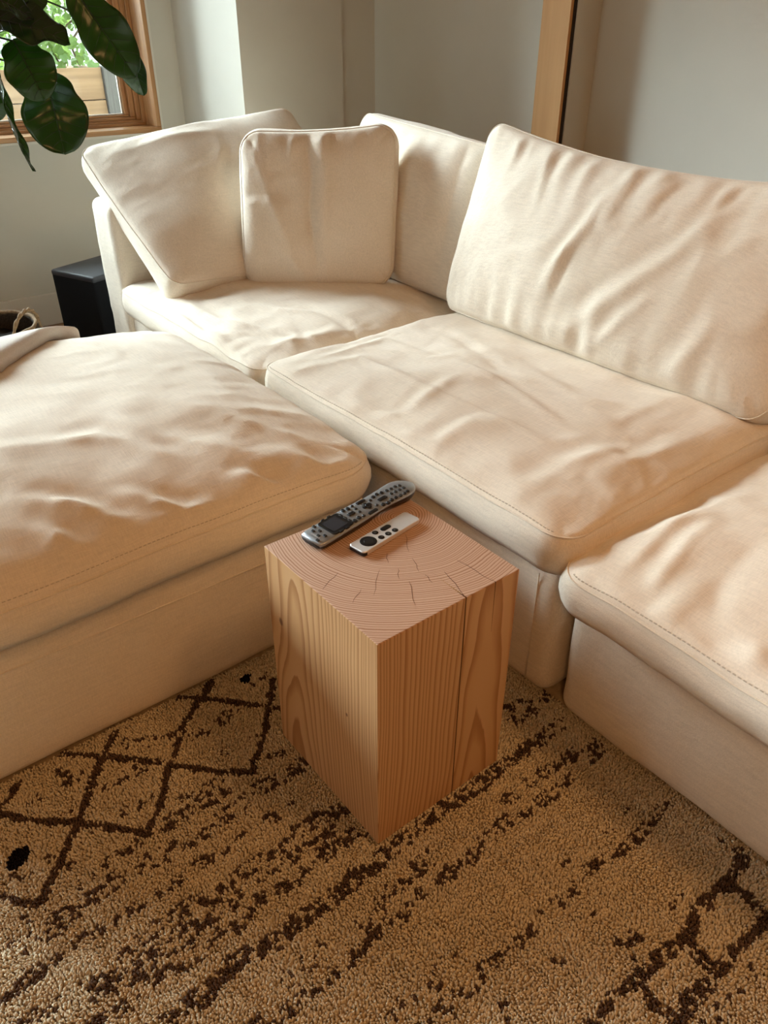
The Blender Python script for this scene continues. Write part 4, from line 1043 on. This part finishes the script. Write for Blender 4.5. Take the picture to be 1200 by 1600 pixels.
# ------------------------------------------------------------------ rug
def rug():
    r = empty('area_rug', (-.9, 0.3, ZF)); tag(r, 'shaggy beige rug with dark brown diamond lattice and speckled lines', 'rug')
    X0, X1, Y0, Y1 = -2.55, 1.4, -1.6, 1.75
    boxobj('backing', (X0, Y0, ZF + .0005), (X1, Y1, -.0075), M['rugback'], r, .003)
    solid = [  # photo lines carried onto the floor
        [(180, 1147), (161, 1181), (124, 1279), (109, 1316), (75, 1380), (60, 1414)], [(330, 1066), (315, 1091), (292, 1121), (270, 1185), (262, 1200), (247, 1267), (232, 1301)],
        [(427, 1065), (420, 1106), (412, 1151), (394, 1204)], [(315, 1091), (375, 1097), (420, 1104), (445, 1107)], [(90, 1178), (131, 1179), (169, 1181), (262, 1194), (330, 1204), (394, 1206)],
        [(-40, 1265), (0, 1271), (49, 1281), (112, 1284), (169, 1292), (232, 1303)], [(30, 1222), (0, 1264), (-60, 1350)], [(-80, 1388), (0, 1402), (60, 1414)],
        [(315, 1091), (280, 1090)]]
    solid2 = [[(880, 1665), (929, 1600), (961, 1556), (996, 1533), (1025, 1498), (1072, 1463), (1083, 1431), (1104, 1405), (1136, 1378), (1165, 1340)],
        [(1010, 1680), (1054, 1600), (1072, 1568), (1101, 1539), (1124, 1512), (1153, 1483), (1182, 1448), (1200, 1431), (1250, 1380)],
        [(996, 1533), (1019, 1565), (1051, 1591)], [(1075, 1466), (1095, 1492), (1112, 1515)], [(1136, 1378), (1171, 1405), (1197, 1431)], [(929, 1600), (950, 1640), (980, 1690)]]
    dash = [  # (pixels, half width m, density)
        ([(-80, 1530), (0, 1487), (50, 1463), (90, 1437), (140, 1403), (180, 1373), (200, 1360), (267, 1330), (322, 1297), (375, 1260), (394, 1237), (427, 1222), (470, 1195)], .014, .5),
        ([(-60, 1540), (0, 1510), (33, 1490), (90, 1450)], .008, .55), ([(285, 1249), (311, 1237), (345, 1226)], .010, .55), ([(262, 1286), (285, 1275), (315, 1256), (350, 1240)], .012, .55),
        ([(0, 1447), (20, 1437), (60, 1430)], .010, .3), ([(170, 1345), (190, 1330), (215, 1318)], .008, .5), ([(110, 1395), (150, 1362)], .006, .35),
        ([(-30, 1580), (10, 1553), (43, 1530), (83, 1507), (113, 1480), (143, 1460), (187, 1433), (233, 1400), (277, 1377)], .0085, .62), ([(310, 1348), (335, 1338), (352, 1325)], .008, .6), ([(370, 1312), (390, 1303)], .008, .6),
        ([(40, 1597), (110, 1557), (173, 1513)], .010, .45), ([(200, 1490), (233, 1463), (277, 1430), (303, 1410), (347, 1393), (390, 1361), (413, 1337), (460, 1310), (473, 1293), (520, 1272), (545, 1258)], .012, .58),
        ([(150, 1547), (200, 1530), (230, 1500), (267, 1483), (300, 1450), (360, 1407)], .012, .62), ([(410, 1365), (433, 1353), (470, 1333), (500, 1315), (518, 1297)], .010, .55),
        ([(140, 1600), (160, 1587), (213, 1560)], .010, .7), ([(230, 1537), (273, 1513), (323, 1480)], .010, .65), ([(337, 1463), (373, 1443), (390, 1427)], .009, .6), ([(405, 1402), (427, 1393), (460, 1377), (483, 1353), (517, 1330), (563, 1297)], .009, .68),
        ([(200, 1650), (260, 1597), (300, 1567), (337, 1537), (373, 1500), (427, 1470), (467, 1437), (513, 1410), (553, 1373), (600, 1340), (647, 1300), (702, 1257), (746, 1228), (775, 1205), (804, 1182), (842, 1158), (874, 1129)], .0115, .80),
        ([(350, 1640), (403, 1597), (433, 1587), (480, 1557), (517, 1523), (547, 1497), (573, 1477), (620, 1440), (660, 1397)], .009, .62), ([(690, 1378), (708, 1354), (731, 1342), (752, 1322), (781, 1290), (810, 1275), (839, 1257), (862, 1240), (892, 1214)], .009, .68), ([(880, 1187), (905, 1172), (935, 1160)], .011, .5), ([(925, 1185), (940, 1175)], .006, .8),
        ([(453, 1527), (500, 1483)], .012, .4), ([(563, 1450), (593, 1423)], .012, .45), ([(597, 1397), (647, 1363), (670, 1340)], .012, .35), ([(787, 1250), (804, 1243)], .010, .55), ([(848, 1205), (868, 1198)], .009, .7), ([(801, 1126), (836, 1109)], .009, .65), ([(785, 1110), (830, 1095), (860, 1085)], .012, .4), ([(822, 1228), (830, 1222)], .008, .5),
        ([(660, 1610), (705, 1560), (725, 1550), (750, 1535), (760, 1507), (775, 1497), (790, 1487), (817, 1465), (842, 1442), (855, 1420), (875, 1410), (900, 1387), (929, 1349), (967, 1329), (996, 1308), (1016, 1285), (1042, 1259)], .007, .66),
        ([(684, 1500), (705, 1490)], .005, .85), ([(682, 1508), (684, 1524)], .003, .8), ([(678, 1535), (688, 1542)], .004, .9), ([(600, 1605), (612, 1585), (640, 1562)], .010, .35),
        ([(945, 1302), (957, 1300)], .004, .8), ([(864, 1497), (872, 1500)], .005, .9), ([(786, 1572), (796, 1590)], .006, .7), ([(704, 1578), (712, 1584)], .004, .8), ([(927, 1430), (935, 1432)], .004, .8), ([(965, 1470), (992, 1465)], .008, .6), ([(988, 1496), (994, 1498)], .004, .8), ([(1000, 1438), (1012, 1440)], .005, .6), ([(1045, 1408), (1065, 1400)], .006, .5),
        ([(1107, 1597), (1133, 1580)], .008, .6), ([(1142, 1559), (1162, 1548)], .007, .6), ([(1172, 1525), (1182, 1508)], .006, .6), ([(1130, 1310), (1160, 1330)], .01, .3), ([(975, 1268), (985, 1262)], .004, .7), ([(880, 1350), (890, 1346)], .004, .5),
        ([(280, 1140), (262, 1152), (235, 1160), (200, 1160)], .010, .33), ([(345, 1125), (318, 1140)], .007, .5), ([(365, 1110), (340, 1130), (300, 1155)], .011, .22), ([(380, 1150), (395, 1148)], .008, .5), ([(340, 1175), (355, 1178)], .006, .5), ([(225, 1195), (190, 1212), (172, 1230)], .010, .4), ([(235, 1242), (205, 1260), (195, 1270)], .008, .5), ([(125, 1212), (105, 1220), (85, 1205)], .008, .35), ([(60, 1245), (48, 1252)], .007, .7), ([(95, 1270), (105, 1262)], .006, .5), ([(0, 1395), (25, 1372), (45, 1362)], .008, .5), ([(65, 1348), (75, 1342)], .006, .6), ([(110, 1352), (118, 1348)], .005, .8), ([(130, 1310), (145, 1303)], .006, .6), ([(395, 1068), (425, 1055)], .008, .4), ([(415, 1185), (440, 1180)], .009, .4), ([(420, 1275), (428, 1280)], .007, .9), ([(445, 1250), (452, 1254)], .006, .5)]
    blob = [((383, 1061), .0135), ((30, 1338), .0165), ((22, 1352), .007), ((37, 1345), .009)]
    z = -.001
    W2 = lambda pts: [tuple(at(p, z)[:2]) for p in pts]
    S1 = [W2(p) for p in solid]; S2 = [W2(p) for p in solid2]; D1 = [(W2(p), w, d) for p, w, d in dash]; B1 = [(at(p, z)[:2], rr) for p, rr in blob]
    def darkness(x, y):
        # the pattern carries on past what the photo shows: fold far points back into the known field
        x = np.where(x < -1.20, np.minimum(-2.35 - x, -.2), x); x = np.where(x > .10, .20 - x, x)
        y = np.where(y < -.28, -.28 + np.mod(y + .28, 1.0), y)
        cl = vnoise(x * 85, y * 85, 2) * .45 + vnoise(x * 190, y * 190, 4) * .55       # clumps of a few tufts
        cn = np.clip((cl + .55) / 1.10, 0, 1)
        wig = .004 * vnoise(x * 45, y * 45, 9)
        dk = np.zeros(x.shape)
        xx = x + .0025 * vnoise(x * 60, y * 60, 21); yy = y + .0025 * vnoise(x * 60, y * 60, 22)
        for p in S1:
            d = np.abs(polydist(xx, yy, p)[0]); dk = np.maximum(dk, (d < .0068 + wig * .6) * (cn > .06))
        for p in S2:
            d = np.abs(polydist(xx, yy, p)[0]); dk = np.maximum(dk, (d < .0090 + wig * 1.3) * (cn > .26))
        for p, w, den in D1:
            d = np.abs(polydist(xx, yy, p)[0]); dk = np.maximum(dk, (d < w * 1.25 + wig) * (cn > 1 - (.13 + den * .52)))
        for c, rr in B1:
            d = np.hypot(xx - c[0], yy - c[1]); dk = np.maximum(dk, 2.0 * (d < rr + wig))
        return dk
    def inside(x, y):
        m = (x > BX0 + .003) & (x < BX1 - .003) & (y > BY0 + .003) & (y < BY1 - .003)
        m |= (x < -1.165) & (y < .87) & (y > -.13) & (x > -2.16); m |= (y > .985)
        return m
    def tufts(x0, x1, y0, y1, sp, hgt, rad, hole=None, name='pile'):
        nx = int((x1 - x0) / sp); ny = int((y1 - y0) / sp); rs = np.random.default_rng(12)
        gx, gy = np.meshgrid(np.arange(nx), np.arange(ny)); gx = gx.ravel(); gy = gy.ravel()
        x = x0 + (gx + .5 * (gy % 2) + rs.uniform(-.38, .38, gx.size)) * sp; y = y0 + (gy + rs.uniform(-.38, .38, gx.size)) * sp
        k = ~inside(x, y)
        if hole: k &= ~((x > hole[0]) & (x < hole[1]) & (y > hole[2]) & (y < hole[3]))
        x = x[k]; y = y[k]; n = x.size
        dk = darkness(x, y)
        lean = 2 * math.pi * vnoise(x * 14, y * 14, 31) * 1.2 + rs.normal(0, .7, n); amt = rs.uniform(.15, .8, n) * hgt * .5
        hh = hgt * rs.uniform(.86, 1.08, n) * (1 + .13 * vnoise(x * 30, y * 30, 40)); ra = rad * rs.uniform(.8, 1.2, n)
        lx, ly = np.cos(lean) * amt, np.sin(lean) * amt
        a0 = rs.uniform(0, 2 * math.pi, n); zb = -.0085
        V = np.zeros((n, 7, 3))
        for j, (f, q, rr) in enumerate(((0, 0, .95), (.68, .5, 1.08))):
            for s_ in range(3):
                an = a0 + s_ * 2 * math.pi / 3 + j * .5
                V[:, j * 3 + s_, 0] = x + lx * q + np.cos(an) * ra * rr; V[:, j * 3 + s_, 1] = y + ly * q + np.sin(an) * ra * rr; V[:, j * 3 + s_, 2] = zb + hh * f
        V[:, 6, 0] = x + lx; V[:, 6, 1] = y + ly; V[:, 6, 2] = zb + hh
        T = []
        for s_ in range(3):
            l = (s_ + 1) % 3; T += [(s_, l, 3 + l), (s_, 3 + l, 3 + s_)]
        T += [(3, 4, 6), (4, 5, 6), (5, 3, 6)]
        T = np.array(T); nt = len(T)
        FA = (T[None] + (np.arange(n) * 7)[:, None, None]).reshape(-1, 3)
        org = np.array(r.location)
        me = bpy.data.meshes.new(name); me.vertices.add(n * 7); me.vertices.foreach_set('co', (V.reshape(-1, 3) - org).astype(np.float32).ravel())
        me.loops.add(FA.size); me.loops.foreach_set('vertex_index', FA.ravel().astype(np.int32))
        me.polygons.add(len(FA)); me.polygons.foreach_set('loop_start', np.arange(0, FA.size, 3, dtype=np.int32))
        me.polygons.foreach_set('use_smooth', np.ones(len(FA), dtype=bool))
        me.update(calc_edges=True)
        va = rs.uniform(.82, 1.12, n)[:, None]; cream = np.array([.64, .55, .40]) * va; brown = np.array([.10, .064, .046]) * rs.uniform(.7, 1.4, n)[:, None]; blk = np.array([.010, .008, .010])
        c = np.where((dk > 1.5)[:, None], blk, np.where((dk > .5)[:, None], brown, cream))
        cc_ = np.ones((n, 7, 4)); cc_[:, :, :3] = c[:, None, :]
        ca = me.color_attributes.new('Col', 'FLOAT_COLOR', 'POINT'); ca.data.foreach_set('color', cc_.astype(np.float32).ravel())
        me.materials.append(M['rug']); o = bpy.data.objects.new(name, me); COL.objects.link(o); o.parent = r; o['kind'] = 'stuff'
        return n
    H0 = (-1.20, .34, -.30, 1.0)
    n1 = tufts(*H0, .0042, .0108, .0029)
    n2 = tufts(-2.53, 1.38, -1.55, 1.0, .0095, .0108, .0056, hole=H0, name='outer_pile')
    print('tufts', n1, n2)
rug()
